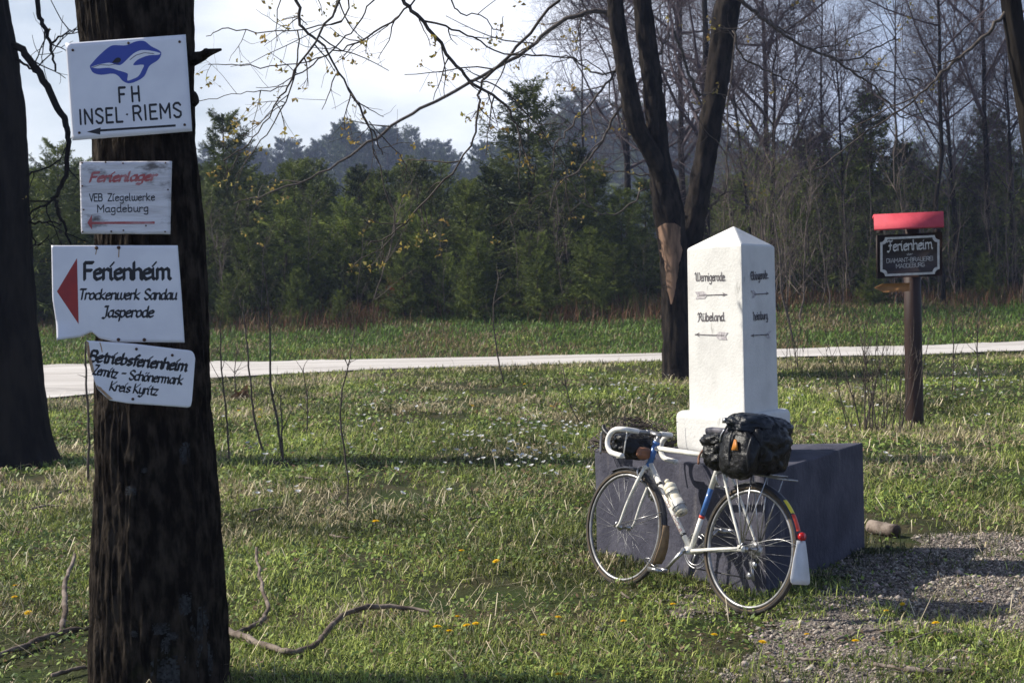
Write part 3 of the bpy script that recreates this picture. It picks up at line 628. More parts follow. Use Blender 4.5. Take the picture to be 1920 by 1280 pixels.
# ---------------- the maple with three stems behind the milestone
def maple():
    r = np.random.default_rng(31); D = 24.5; g = onG(P(1272, 700, D).x, D); D0 = D
    t = empty('tree', g); tag(t, 'dark maple rising behind the white milestone, split into three stems', 'tree')
    def st(pts, sides, seed, fl=None, name='trunk', m='barkc', dz=.06):
        path = np.array([tuple(P(p[0], p[1], D + (p[3] if len(p) > 3 else 0))) for p in pts]); rad = np.array([p[2] / 2 / FPX * D for p in pts])
        if fl: path[0, 2] = g.z - .1
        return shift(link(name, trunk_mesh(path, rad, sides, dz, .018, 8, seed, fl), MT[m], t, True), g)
    st([(1276, 730, 66), (1274, 700, 60), (1268, 640, 50), (1264, 560, 44), (1262, 480, 46), (1254, 400, 56), (1244, 340, 50), (1236, 300, 40), (1228, 200, 37), (1215, 90, 34), (1204, 0, 33), (1190, -160, 32), (1180, -500, 26), (1170, -900, 16)], 48, 1.0, .12)
    st([(1248, 345, 34, -.1), (1222, 290, 36, -.2), (1192, 230, 34, -.3), (1176, 150, 31, -.3), (1160, 60, 29, -.35), (1152, 0, 28, -.4), (1140, -150, 26, -.5), (1110, -500, 18, -.6)], 32, 4.0, None, 'stem')
    st([(1284, 690, 46, .3), (1286, 600, 46, .3), (1290, 500, 44, .35), (1302, 410, 42, .4), (1322, 300, 42, .4), (1338, 200, 42, .4), (1350, 100, 44, .4), (1362, 20, 50, .4), (1372, -20, 50, .4), (1395, -200, 38, .4), (1420, -600, 26, .4)], 32, 7.0, None, 'stem')
    # split bare patch low on the trunk, its sunlight put into colour and outline
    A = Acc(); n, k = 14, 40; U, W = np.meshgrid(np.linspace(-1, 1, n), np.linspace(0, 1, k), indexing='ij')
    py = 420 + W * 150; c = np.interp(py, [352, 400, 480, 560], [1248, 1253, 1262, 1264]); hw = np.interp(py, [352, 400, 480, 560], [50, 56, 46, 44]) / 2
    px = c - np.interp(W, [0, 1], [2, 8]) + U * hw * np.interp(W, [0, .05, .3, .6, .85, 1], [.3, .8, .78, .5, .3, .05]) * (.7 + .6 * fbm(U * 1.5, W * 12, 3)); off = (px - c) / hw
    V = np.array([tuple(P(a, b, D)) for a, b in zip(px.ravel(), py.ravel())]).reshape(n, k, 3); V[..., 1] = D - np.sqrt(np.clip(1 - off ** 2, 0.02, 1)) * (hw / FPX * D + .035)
    i = np.arange(n * k).reshape(n, k); A.add(V.reshape(-1, 3), np.stack([i[:-1, :-1], i[1:, :-1], i[1:, 1:], i[:-1, 1:]], -1).reshape(-1, 4)); shift(A.build('sunlit_bare_wood', MT['scar'], t, True), g)
    lines = [[(1150, 32, 14), (1110, 21, 12), (1050, 42, 11), (990, 92, 10), (880, 155, 9), (770, 215, 8), (690, 268, 7), (600, 326, 5), (500, 365, 4), (440, 380, 3)],
             [(1165, 105, 8), (1150, 140, 7), (1110, 190, 6), (1065, 245, 5), (1040, 280, 4), (1035, 330, 3)],
             [(1180, 185, 8), (1155, 215, 7), (1120, 275, 6), (1085, 320, 5), (1045, 345, 4), (1030, 400, 3)],
             [(1160, 128, 6), (1120, 140, 5), (1060, 106, 4), (1000, 105, 4), (955, 105, 3)],
             [(1378, -5, 12), (1410, 18, 10), (1450, 50, 9), (1490, 78, 8), (1560, 112, 7), (1600, 135, 6), (1650, 172, 5), (1690, 220, 4), (1745, 205, 3)],
             [(1560, 112, 5), (1610, 108, 5), (1660, 80, 4), (1690, 72, 3)], [(1600, 135, 4), (1650, 130, 4), (1685, 145, 3), (1730, 152, 3)],
             [(1375, 60, 7), (1395, 110, 5), (1440, 135, 5), (1485, 155, 4), (1510, 182, 3)], [(1225, 110, 6), (1240, 95, 5), (1255, 60, 4)], [(1445, 40, 4), (1480, 62, 4), (1520, 55, 3), (1540, 50, 2)],
             [(1330, 390, 7), (1350, 370, 5), (1362, 340, 4), (1365, 210, 4), (1378, 60, 3)], [(1240, 345, 6), (1215, 330, 4), (1180, 325, 3), (1120, 310, 3)],
             [(1265, 60, 8), (1285, 120, 8), (1305, 170, 8), (1325, 180, 6)], [(1210, 350, 5), (1160, 400, 4), (1120, 395, 3), (1060, 335, 3)]]
    limbs(t, g, lines, D, r, 4.4, .26, MT['twig'], MT['bud'], .022, 1, .45, 4, .0015)
    # upper crown out of the picture
    q = np.array([[g.x - .3, D, 9.], [g.x - .6, D, 14.5]]); P0 = np.linspace(q[0], q[1], 8)[None]; R0 = np.linspace(.14, .05, 8)[None]
    A = Acc(); A.tubes(P0, R0, 8); P1, R1 = grow(P0, R0, 16, .0, 1, 52, 12, 3.4, .25, .05, 9, .1, .05, r); A.tubes(P1, R1, 5); P2, R2 = grow(P1, R1, 7, .2, 1, 45, 12, 1.5, .3, .016, 7, .12, .03, r); A.tubes(P2, R2, 4); P3, R3 = grow(P2, R2, 5, .2, 1, 45, 12, .6, .3, .007, 5, .12, 0, r); A.tubes(P3, R3, 3, cap=False)
    shift(A.build('crown', MT['twig'], t, True), g)
maple()
# ---------------- leaning trunk at the right edge
def right_tree():
    r = np.random.default_rng(41); D = 13.0
    pts = [(2015, 960, 80), (2005, 900, 62), (1985, 700, 50), (1965, 450, 44), (1932, 230, 40), (1912, 120, 38), (1895, 0, 36), (1875, -160, 34), (1850, -450, 28), (1835, -800, 18)]
    path = np.array([tuple(P(x, y, D)) for x, y, w in pts]); rad = np.array([w / 2 / FPX * D for x, y, w in pts]); g = onG(path[0][0], D); path[0, 2] = g.z - .1
    t = empty('tree', g); tag(t, 'slim dark trunk leaning in at the upper right corner', 'tree')
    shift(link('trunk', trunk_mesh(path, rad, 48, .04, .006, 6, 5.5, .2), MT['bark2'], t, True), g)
    limbs(t, g, [[(1890, 18, 11), (1850, 62, 9), (1800, 108, 8), (1745, 158, 6), (1690, 205, 5), (1610, 258, 4), (1530, 320, 3)], [(1905, 90, 7), (1950, 40, 5), (2000, -40, 4)], [(1880, -120, 12), (1960, -260, 9), (2080, -380, 5)], [(1868, -200, 12), (1790, -330, 9), (1700, -420, 6), (1650, -450, 4)]], D, r, .5, .4, MT['twig'], MT['bud'], .015, 1, .3, 2)
right_tree()

# ---------------- prototypes for the forest
def spruce_proto(seed, H, rb, n_whorl, col1, col2, lean=.0, base=.0):
    r = np.random.default_rng(seed); A = Acc(); T = Acc()
    T.tube([(0, 0, -.3), (0, 0, H * .5), (0, 0, H * .985)], [H * .014, H * .009, H * .002], 6)
    zs = H * (base + (1 - base) * (np.linspace(0, 1, n_whorl) ** 1.12)); B, L = [], []
    for z in zs[:-1]:
        f = 1 - z / H; n = r.integers(5, 8); a0 = r.uniform(0, 6.28)
        for j in range(n):
            a = a0 + j * 6.28 / n + r.normal(0, .25); l = rb * (f ** .85) * r.uniform(.38, 1.25) + .05 + .14 * (f > .05)
            B.append((a, z + r.normal(0, .06), l))
    B = np.array(B); N = len(B); K = 7
    d = np.stack([np.cos(B[:, 0]), np.sin(B[:, 0])], -1); s = np.linspace(0, 1, K)
    f = 1 - B[:, 1] / H
    dz = (.42 - .95 * f)[:, None] * s[None] * B[:, 2:3] + .38 * B[:, 2:3] * s[None] ** 2.2          # rises at the top, droops low, tips curl up
    pts = np.stack([d[:, 0:1] * B[:, 2:3] * s, d[:, 1:2] * B[:, 2:3] * s, B[:, 1:2] + dz], -1)
    T.tubes(pts, np.maximum(.004, B[:, 2:3] * .011) * np.linspace(1, .4, K)[None], 3, cap=False)
    # side twigs: flat narrow needle sprays with secondaries
    m = 13; t = np.linspace(.12, 1.0, m); fi = t * (K - 1); i0 = np.minimum(fi.astype(int), K - 2); w = fi - i0
    base = pts[:, i0] * (1 - w)[None, :, None] + pts[:, i0 + 1] * w[None, :, None]; tg = norm(pts[:, i0 + 1] - pts[:, i0])
    V, C = [], []
    for side in (-1, 1):
        lat = norm(np.cross(tg, np.array([0, 0, 1.0]))) * side
        dr = norm(tg * .75 + lat * 1.0 + np.array([0, 0, -.22]) + r.normal(0, .25, tg.shape))
        ln = (B[:, 2:3] * .34 * (1.05 - t)[None] ** .7 + .09) * r.uniform(.6, 1.25, (N, m))
        def spray(b, dd, l, wd):
            nrm = norm(np.cross(dd, r.normal(size=dd.shape))); l = l[..., None]; wd = wd[..., None]
            return np.stack([b, b + dd * l * .45 + nrm * wd, b + dd * l, b + dd * l * .45 - nrm * wd], -2).reshape(-1, 4, 3)
        wd = np.full(ln.shape, .011) + .013 * ln
        V.append(spray(base, dr, ln, wd)); tone = r.random((N, 1)) * np.ones((1, m))
        C.append(tone.ravel())
        for q in range(7):
            tt = r.uniform(.25, .95, ln.shape); b2 = base + dr * (ln * tt)[..., None]
            d2 = norm(dr + r.normal(0, .65, dr.shape) + np.array([0, 0, -.15])); V.append(spray(b2, d2, ln * r.uniform(.3, .6, ln.shape) + .04, wd * .9)); C.append(np.clip(tone + .25 * (tt - .5), 0, 1).ravel())
    V = np.concatenate(V); c = np.concatenate(C)[:, None]; c = (1 - c) * np.array(col1) + c * np.array(col2); n = len(V)
    A.add(V.reshape(-1, 3), np.arange(n * 4).reshape(-1, 4), None, np.repeat(c, 4, 0))
    return A, T
def bare_proto(seed, H, r0, n1, L1, n2, n3, n4, upw=.05, tlo=.3, ang=48, wob=.012, twr=.006):
    r = np.random.default_rng(seed); K = 14
    p = np.zeros((K, 3)); p[:, 2] = np.linspace(-.3, H, K); p[:, :2] = np.cumsum(r.normal(0, wob * H / 3, (K, 2)), 0); p[:2, :2] = 0
    P0 = p[None]; R0 = (r0 * np.linspace(1, .12, K) ** .9)[None]
    T = Acc(); T.tubes(P0, R0, 9); A = Acc()
    P1, R1 = grow(P0, R0, n1, tlo, .98, ang, 12, H * L1, .25, r0 * .42, 10, .09, upw, r, .2, .55); A.tubes(P1, R1, 5)
    P2, R2 = grow(P1, R1, n2, .15, .98, 44, 14, H * L1 * .42, .3, r0 * .13, 7, .12, upw * .6, r, .3, .5); A.tubes(P2, R2, 4)
    P3, R3 = grow(P2, R2, n3, .15, .98, 44, 14, H * L1 * .2, .3, twr * 1.3, 5, .14, upw * .4, r, .5, .4); A.tubes(P3, R3, 3, cap=False)
    tips = P3[:, -1]
    if n4:
        P4, R4 = grow(P3, R3, n4, .2, .98, 44, 14, H * L1 * .1, .3, twr, 4, .14, 0, r, .6, .3); A.tubes(P4, R4, 3, cap=False); tips = P4[:, -1]
    return A, T, tips
def place(proto, loc, rz, s, label, cat, group=None, tilt=0, sz=1.0):
    root, kids = proto
    if 'used' not in root: c = root; root['used'] = 1; ks = None
    else:
        c = root.copy(); COL.objects.link(c)
        for k in kids:
            q = k.copy(); COL.objects.link(q); q.parent = c
    c.location = loc; c.rotation_euler = (tilt, 0, rz); c.scale = (s, s, s * sz)
    tag(c, label, cat, group)
    return c
def mk(name, parts):
    root = empty(name); ks = [a.build(nm, m, root, sm) for nm, a, m, sm in parts]
    return (root, ks)
SP = []
for sd, H, rb, nw, c1, c2 in [(1, 6.0, 2.8, 21, (.026, .042, .007), (.17, .205, .036)), (2, 6.0, 2.1, 20, (.024, .038, .008), (.14, .175, .035)), (3, 6.0, 3.3, 20, (.032, .054, .008), (.22, .265, .044)), (4, 6.0, 1.7, 20, (.016, .030, .012), (.085, .12, .038))]:
    A, T = spruce_proto(sd, H, rb, nw, c1, c2); SP.append(mk('spruce', [('crown', A, MT['spruce'], False), ('trunk', T, MT['sprucetrunk'], True)]))
r = np.random.default_rng(5)
def at_depth(px, d): return onG((px - CX) / FPX * d, d)
def spruce(i, px, d, top, label, group, hs=1.0):
    g = at_depth(px, d); h = CAM_H + ray(px, top).z * d - g.z
    return place(SP[i], g - Vector((0, 0, .05)), r.uniform(0, 6.28), h / 6.0 * hs, label, 'spruce', group, 0, 1.0)
# named spruces of the thicket
NS = [(0, 1000, 44, 150, 'tallest spruce of the thicket, its pointed top standing against the sky'), (1, 430, 47, 205, 'thin pointed spruce just right of the sign trunk, rising above the thicket'), (2, 120, 41, 262, 'bushy spruce between the left edge trunk and the sign trunk'),
      (2, 990, 40.6, 430, 'low wide bright green spruce in front of the tallest one'), (2, 845, 40.2, 470, 'small pale green spruce beside the reddish dead one'), (1, 1640, 47, 165, 'slender spruce rising behind the red roofed signpost'), (0, 1860, 49, 200, 'dark spruce at the right edge behind the bare brushwood')]
for i, px, d, top, lb in NS: spruce(i, px, d, top, lb, None)
GN = 'young spruces of the thicket beyond the road'
for px, d, top, i in [(395, 41.5, 355, 2), (470, 42.5, 345, 0), (540, 41.5, 370, 2), (600, 43.5, 330, 1), (655, 42, 360, 2), (710, 44, 335, 0), (765, 42, 372, 2), (815, 44.5, 340, 1), (880, 42, 345, 0), (925, 44, 300, 3), (1065, 43, 330, 2), (1120, 45, 310, 0), (1170, 43, 360, 2), (1215, 46, 330, 1), (60, 43, 330, 0), (-30, 43, 320, 2), (200, 43, 320, 1), (300, 43, 330, 0),
                      (1380, 47, 330, 0), (1470, 47, 300, 2), (1545, 49, 250, 1), (1590, 47, 330, 0), (1700, 49, 250, 3), (1750, 47, 300, 2), (1805, 48, 300, 0), (1920, 47, 280, 2), (2000, 48, 260, 0), (1330, 49, 340, 3),
                      (435, 46, 300, 1), (560, 46, 300, 0), (680, 47, 305, 3), (790, 47, 300, 0), (1090, 48, 260, 3), (640, 40.4, 500, 3), (1150, 41, 470, 3), (505, 40.5, 470, 2), (1620, 51, 260, 0), (1510, 52, 240, 3), (1420, 52, 280, 0)]:
    spruce(i, px, d, top + r.uniform(-10, 10), 'dark green young spruce standing in the thicket across the road', GN)
for k in range(24):       # low ones along the front
    px = -20 + k * 51 + r.uniform(-20, 20); spruce(int(r.choice([2, 2, 0])), px, r.uniform(39.6, 41.6), r.uniform(400, 520), 'dark green young spruce standing in the thicket across the road', GN)
for px, d, top in [(640, 38.6, 540), (560, 39.2, 500), (880, 38.9, 478), (1010, 38.8, 468), (1125, 39.0, 520), (430, 39.2, 510), (760, 39.4, 470), (1190, 39.2, 540), (300, 39, 500), (1640, 40.2, 480), (1850, 40.4, 470)]:
    spruce(2, px, d, top, 'dark green young spruce standing in the thicket across the road', GN)
for k in range(72):       # deeper in the thicket
    px = r.uniform(-480, 2150); spruce(int(r.integers(0, 3)), px, r.uniform(47, 60), r.uniform(295, 360), 'dark green young spruce standing in the thicket across the road', GN)
for k in range(170):       # tall forest far behind, fading to blue
    px = -320 + k * 14.6 + r.uniform(-10, 10); d = r.uniform(240, 330); prof = np.interp(px, [0, 300, 450, 640, 760, 880, 1100, 1300, 1500, 2000], [330, 330, 275, 240, 250, 290, 190, 230, 290, 280])
    spruce(int(r.choice([1, 3, 3])), px, d, prof + r.uniform(-24, 26) , 'tall far off spruce fading to blue behind the thicket', 'spruces of the far forest')
A, T = spruce_proto(9, 1.1, .42, 9, (.03, .02, .01), (.05, .03, .01)); o = mk('dead_spruce', [('crown', A, MT['deadspruce'], False), ('trunk', T, MT['sprucetrunk'], True)])
g = at_depth(748, 40.2); place(o, g, 0, .95, 'small dead spruce with reddish brown needles at the thicket edge', 'spruce')
# bare broadleaf trees behind, right half
BT = []
for sd, H, r0, n1, L1, n2, n3, n4, up in [(1, 14, .15, 22, .42, 9, 8, 4, .03), (2, 15, .10, 24, .32, 9, 8, 4, .08), (3, 13, .07, 20, .34, 8, 8, 4, .07)]:
    A, T, tips = bare_proto(sd, H, r0, n1, L1, n2, n3, n4, up, twr=.0062); BT.append(mk('bare_tree', [('trunk', T, MT['bark2'], True), ('crown', A, MT['twigb'], True)]))
for px, d, i, s, lb in [(1330, 42, 0, 1.05, 'old bare beech with a wide crown of fine twigs just behind the maple stems'), (1770, 40, 2, 1.1, 'tall thin bare tree passing right behind the edge of the red roof'), (1860, 43, 1, 1.0, 'straight bare tree near the right edge, left of the leaning trunk'), (1555, 50, 2, .95, 'bare tree halfway between milestone and red roof'), (1440, 50, 0, .95, 'bare tree just right of the milestone top')]:
    place(BT[i], at_depth(px, d), r.uniform(0, 6.28), s, lb, 'bare tree')
for px, d, i in [(1180, 54, 0), (1250, 56, 2), (1690, 55, 2), (1950, 54, 2), (1500, 56, 2), (1100, 60, 2), (2120, 50, 0), (1290, 50, 0)]:
    place(BT[i], at_depth(px, d), r.uniform(0, 6.28), r.uniform(.85, 1.1), 'bare broadleaf tree with a violet grey twig haze behind the brushwood', 'bare tree', 'bare trees behind the brushwood')
# brushwood: bare saplings at the forest edge on the right, some among the spruces
BS = []
for sd, H, r0, n1, L1, up in [(11, 4.2, .024, 11, .36, .07), (12, 3.4, .018, 12, .38, .05), (13, 5.2, .030, 12, .32, .10)]:
    A, T, tips = bare_proto(sd, H, r0, n1, L1, 6, 3, 0, up, .12, 44, .03, .005); lf = Acc(); rr_ = np.random.default_rng(sd); leaf_quads(lf, tips[rr_.random(len(tips)) < .3], rr_, 2, .05, .03)
    BS.append(mk('bare_sapling', [('stem', T, MT['brush'], True), ('twigs', A, MT['brush'], True), ('leaves', lf, MT['budg'], False)]))
for k in range(7):       # thin bushy trees filling the gaps
    px = r.uniform(1390, 2060); place(BT[int(r.integers(0, 2))], at_depth(px, r.uniform(41, 47)), r.uniform(0, 6.28), r.uniform(.48, .72), 'low bare tree with a dense brownish tangle of twigs behind the post', 'bare tree', 'low bare trees of the tangle on the right', r.normal(0, .06), r.uniform(.85, 1.1))
for k in range(84):
    px = r.uniform(1330, 2050); d = r.uniform(38.8, 46); s = r.uniform(.55, 1.2)
    place(BS[int(r.integers(0, 3))], at_depth(px, d), r.uniform(0, 6.28), s, 'bare grey stemmed sapling in the tangled brushwood behind the post', 'sapling', 'saplings of the brushwood on the right', r.normal(0, .12))
for k in range(17):
    px = r.uniform(380, 1230); d = r.uniform(39.3, 41); s = r.uniform(.45, .9)
    place(BS[int(r.integers(0, 3))], at_depth(px, d), r.uniform(0, 6.28), s, 'bare sapling growing before the dark spruces left of the maple', 'sapling', 'saplings before the spruce thicket', r.normal(0, .12))
for px, d, s, lb in [(1500, 37.6, .95, 'forked sapling with crooked trunk on the bank right of the milestone'), (1478, 38, .8, 'leaning sapling close to the right side of the milestone')]:
    place(BS[2], at_depth(px, d), r.uniform(0, 6.28), s, lb, 'sapling', None, .08)

# ================================================================== LETTERING (stroke alphabet drawn with a round or a broad pen)
GL = {
'a': (4.2, [[(3, 5), (1, 4.7), (0, 3.4), (0, 1.2), (1, 0), (3, 1.2)], [(3, 5), (3, .6), (3.8, 0)]]), 'b': (4.2, [[(0, 8), (0, .6), (1.2, 0), (3, 1), (3, 4), (2, 5), (0, 3.8)]]),
'c': (3.6, [[(2.9, 4.5), (2, 5), (0, 4), (0, 1), (1.1, 0), (3, .7)]]), 'd': (4.2, [[(3, 8), (3, .6), (3.8, 0)], [(3, 4.5), (1.6, 5), (0, 4), (0, 1), (1, 0), (3, .9)]]),
'e': (3.9, [[(0, 2.5), (3, 3.3), (3, 4.2), (2, 5), (0, 4), (0, 1), (1.1, 0), (3, .8)]]), 'f': (3, [[(3, 7.5), (2, 8), (1, 7), (1, 0)], [(-.3, 5), (2.6, 5)]]),
'g': (4.2, [[(3, 4.6), (1.6, 5), (0, 4), (0, 1.3), (1, .3), (3, 1.2)], [(3, 5), (3, -2), (2, -2.9), (0, -2.4)]]), 'h': (4.3, [[(0, 8), (0, 0)], [(0, 4), (2, 5), (3, 4.2), (3, .6), (3.8, 0)]]),
'i': (1.9, [[(0, 5), (0, .6), (.8, 0)], [(.1, 6.4), (1.2, 7.8)]]), 'j': (1.9, [[(0, 5), (0, 0)]]), 'k': (4, [[(0, 8), (0, 0)], [(3, 5), (0, 2.5), (3.2, 0)]]), 'l': (1.9, [[(0, 8), (0, .6), (.8, 0)]]),
'm': (6.6, [[(0, 5), (0, 0)], [(0, 4), (1.6, 5), (2.5, 4.3), (2.5, 0)], [(2.5, 4), (4.1, 5), (5, 4.3), (5, .6), (5.8, 0)]]), 'n': (4.3, [[(0, 5), (0, 0)], [(0, 4), (2, 5), (3, 4.2), (3, .6), (3.8, 0)]]),
'o': (4.1, [[(2, 5), (0, 4), (0, 1), (1, 0), (3, 1), (3, 4), (2, 5)]]), 'p': (4.1, [[(0, 5), (0, -2.8)], [(0, 4), (2, 5), (3, 4), (3, 1), (1.6, 0), (0, .8)]]), 'r': (3.1, [[(0, 5), (0, 0)], [(0, 3.9), (1.6, 5), (2.6, 4.4)]]),
's': (3.7, [[(2.9, 4.4), (1.6, 5), (.1, 4), (.4, 3.1), (2.6, 2), (2.9, 1), (1.5, 0), (0, .6)]]), 't': (3.1, [[(1, 7), (1, .8), (1.8, 0), (2.7, .5)], [(-.2, 5), (2.5, 5)]]),
'u': (4.2, [[(0, 5), (0, 1), (1, 0), (3, 1.1)], [(3, 5), (3, .6), (3.8, 0)]]), 'w': (5.6, [[(0, 5), (0, 1), (1, 0), (2.4, 1)], [(2.4, 5), (2.4, 1), (3.4, 0), (4.8, 1), (4.8, 5)]]),
'y': (4.2, [[(0, 5), (0, 1.2), (1, .2), (3, 1.2)], [(3, 5), (3, -1.8), (1.8, -2.8), (0, -2.2)]]), 'z': (3.8, [[(0, 5), (3, 5), (0, 0), (3.1, 0)]]),
'A': (5.4, [[(0, 0), (2.4, 8), (4.8, 0)], [(.8, 2.6), (4, 2.6)]]), 'B': (4.9, [[(0, 0), (0, 8), (2.8, 8), (3.7, 6.9), (3.7, 5.3), (2.6, 4.3), (0, 4.3)], [(2.6, 4.3), (4, 3.2), (4, 1.1), (3, 0), (0, 0)]]),
'D': (5, [[(0, 0), (0, 8), (2.4, 8), (4, 6.4), (4, 1.6), (2.4, 0), (0, 0)]]), 'E': (4.4, [[(3.6, 8), (0, 8), (0, 0), (3.6, 0)], [(0, 4.2), (3, 4.2)]]), 'F': (4.3, [[(3.7, 8), (0, 8), (0, 0)], [(0, 4.3), (3, 4.3)]]),
'G': (5, [[(4, 6.6), (2.8, 8), (1.2, 8), (0, 6.6), (0, 1.4), (1.2, 0), (2.8, 0), (4, 1.4), (4, 3.8), (2.4, 3.8)]]), 'H': (5, [[(0, 0), (0, 8)], [(4, 0), (4, 8)], [(0, 4.2), (4, 4.2)]]), 'I': (1.6, [[(.3, 0), (.3, 8)]]),
'J': (3.4, [[(.2, 8), (2.4, 8), (2, 7), (2, .6), (1, -.9), (-.4, -.5)]]), 'K': (4.8, [[(0, 0), (0, 8)], [(3.8, 8), (0, 3.8), (4, 0)]]), 'L': (4, [[(0, 8), (0, 0), (3.4, 0)]]), 'M': (6, [[(0, 0), (0, 8), (2.5, 3), (5, 8), (5, 0)]]),
'N': (5.2, [[(0, 0), (0, 8), (4.1, 0), (4.1, 8)]]), 'R': (4.9, [[(0, 0), (0, 8), (2.8, 8), (3.9, 6.8), (3.9, 5.1), (2.8, 4), (0, 4)], [(2.2, 4), (4.1, 0)]]), 'S': (4.6, [[(3.7, 6.8), (2.8, 8), (1.1, 8), (0, 6.9), (0, 5.4), (3.7, 2.8), (3.7, 1.2), (2.7, 0), (1, 0), (0, 1.2)]]),
'T': (4.6, [[(0, 8), (4.2, 8)], [(2.1, 8), (2.1, 0)]]), 'U': (5, [[(0, 8), (0, 1.3), (1.2, 0), (2.8, 0), (4, 1.3), (4, 8)]]), 'V': (4.8, [[(0, 8), (2.1, 0), (4.2, 8)]]), 'Z': (4.4, [[(0, 8), (3.7, 8), (0, 0), (3.8, 0)]]),
'W': (6.9, [[(0, 8), (1.5, 0), (3, 7.2), (4.6, 0), (6.1, 8)]]), '-': (3, [[(0, 3.6), (2.2, 3.6)]]), '.': (1.6, [[(.2, .1), (.5, .4)]]), ' ': (3.2, []),
'ä': (4.2, []), 'O': (5, [[(1.2, 8), (0, 6.6), (0, 1.4), (1.2, 0), (2.8, 0), (4, 1.4), (4, 6.6), (2.8, 8), (1.2, 8)]]), 'C': (4.6, [[(3.7, 6.7), (2.7, 8), (1.2, 8), (0, 6.6), (0, 1.4), (1.2, 0), (2.8, 0), (3.8, 1.3)]]),
}
GL['ö'] = (GL['o'][0], GL['o'][1] + [[(.5, 6.6), (.8, 7.2)], [(2.4, 6.6), (2.7, 7.2)]]); GL['ü'] = (GL['u'][0], GL['u'][1] + [[(.3, 6.6), (.6, 7.2)], [(2.5, 6.6), (2.8, 7.2)]])
# blackletter capitals: broken strokes with a flourish
FR = {'F': (4.8, [[(0, 7.2), (1.4, 8.2), (2.6, 7.3), (4.4, 8)], [(2.6, 7.3), (2.1, 1), (1, -.6), (-.4, -.2)], [(1.1, 4.2), (3.6, 4.4)]]),
      'W': (8.4, [[(-.4, 7), (.8, 8.2), (1.4, 7), (1.4, 1.2), (2.8, 0), (4, 1.2)], [(4, 8), (4, 1.2), (5.4, 0), (7.2, 1.6), (7.4, 5.4), (6.2, 8)]]),
      'R': (6.4, [[(-.2, 6.4), (.8, 8), (1.8, 6.8), (1.5, 1), (.2, -.4)], [(1.8, 6.6), (3.6, 8), (5, 6.6), (4.2, 4.6), (2, 4)], [(3.4, 4.2), (4.6, 1.2), (5.8, 0)]]),
      'E': (5.2, [[(4.4, 6.6), (3, 8), (.9, 6.8), (.1, 4), (.7, 1.2), (2.2, 0), (4.4, 1.4)], [(.4, 4.1), (3.6, 4.5)]]),
      'H': (6, [[(.2, 7), (1.4, 8), (2, 6.6), (1.4, 1), (.2, 0)], [(1.8, 4.4), (3.6, 5.2), (4.6, 4), (4.4, 1), (3.4, -1)]]), 'i': (1.9, [[(0, 5), (0, .6), (.8, 0)], [(.2, 6.6), (.6, 7.1)]])}
class Flat:
    """a plane in the place; px() puts a point of it where a line of sight meets it"""
    def __init__(s, p, n): s.p = Vector(p); s.n = Vector(n).normalized(); s.n = s.n if s.n.y < 0 else -s.n
    def __call__(s, px, py, h=0.0):
        r = ray(px, py); t = (s.p - CAMP).dot(s.n) / r.dot(s.n)
        return CAMP + r * t + s.n * (h + (s.curl(px, py) if hasattr(s, 'curl') else 0))
def strokes(text, fr=False, track=0.0):
    x = 0; out = []
    for ch in text:
        w, st = FR[ch] if fr and ch in FR else GL[ch]
        out += [[(x + p[0], p[1]) for p in q] for q in st]; x += w + track
    return out, x - .8 - track
def hull(pts):
    p = sorted(set((round(a, 5), round(b, 5)) for a, b in pts))
    if len(p) < 3: return p
    def half(q):
        h = []
        for c in q:
            while len(h) > 1 and (h[-1][0] - h[-2][0]) * (c[1] - h[-2][1]) - (h[-1][1] - h[-2][1]) * (c[0] - h[-2][0]) <= 0: h.pop()
            h.append(c)
        return h
    return half(p)[:-1] + half(p[::-1])[:-1]
def write(acc, surf, text, p0, p1, capx, pen=.9, broad=0.0, slant=0.0, fr=False, h=.0006, ang=42, rs=None, wob=0.0, track=0.0):
    """text along p0-p1 (photo px on the surface), cap height capx px; pen/broad in glyph units (cap = 8)"""
    st, W = strokes(text, fr, track); ex = Vector((p1[0] - p0[0], p1[1] - p0[1])); sx = ex.length / W; ex.normalize(); ey = Vector((ex.y, -ex.x)); sy = capx / 8
    a = math.radians(ang); k = 0
    nib = [(pen / 2 * math.cos(t), pen / 2 * math.sin(t)) for t in np.arange(8) * math.pi / 4] if not broad else [(c * broad / 2 * math.cos(a) - d * pen / 2 * math.sin(a), c * broad / 2 * math.sin(a) + d * pen / 2 * math.cos(a)) for c in (-1, 1) for d in (-1, 1)]
    ratio = sy / sx                                   # keep the pen as wide as it is high
    for q in st:
        if wob: q = [(x + rs.normal(0, wob), y + rs.normal(0, wob)) for x, y in q]
        for (xa, ya), (xb, yb) in zip(q[:-1], q[1:]):
            pts = [(x + nx * ratio * (.5 if fr else .8), y + ny) for x, y in ((xa, ya), (xb, yb)) for nx, ny in nib]
            hp = hull(pts)
            if len(hp) < 3: continue
            z = h + (k % 9) * .00003; k += 1
            V = []
            for x, y in hp:
                g = Vector(p0) + ex * (x + slant * y) * sx + ey * y * sy; V.append(tuple(surf(g.x, g.y, z)))
            n = acc.n; acc.add(V, None, [[0, i, i + 1] for i in range(1, len(hp) - 1)])
def poly(acc, surf, pts, h=.0006, smooth=0):
    """filled flat shape (any outline)"""
    if smooth:
        q = [(*p, 0) for p in pts]; q.append(q[0]); c, _ = catmull(q, [0] * len(q), smooth); pts = [(p[0], p[1]) for p in c[:-1]]
    from mathutils.geometry import tessellate_polygon
    T = tessellate_polygon([[Vector((x, y, 0)) for x, y in pts]])
    acc.add([tuple(surf(x, y, h)) for x, y in pts], None, [list(t) for t in T])
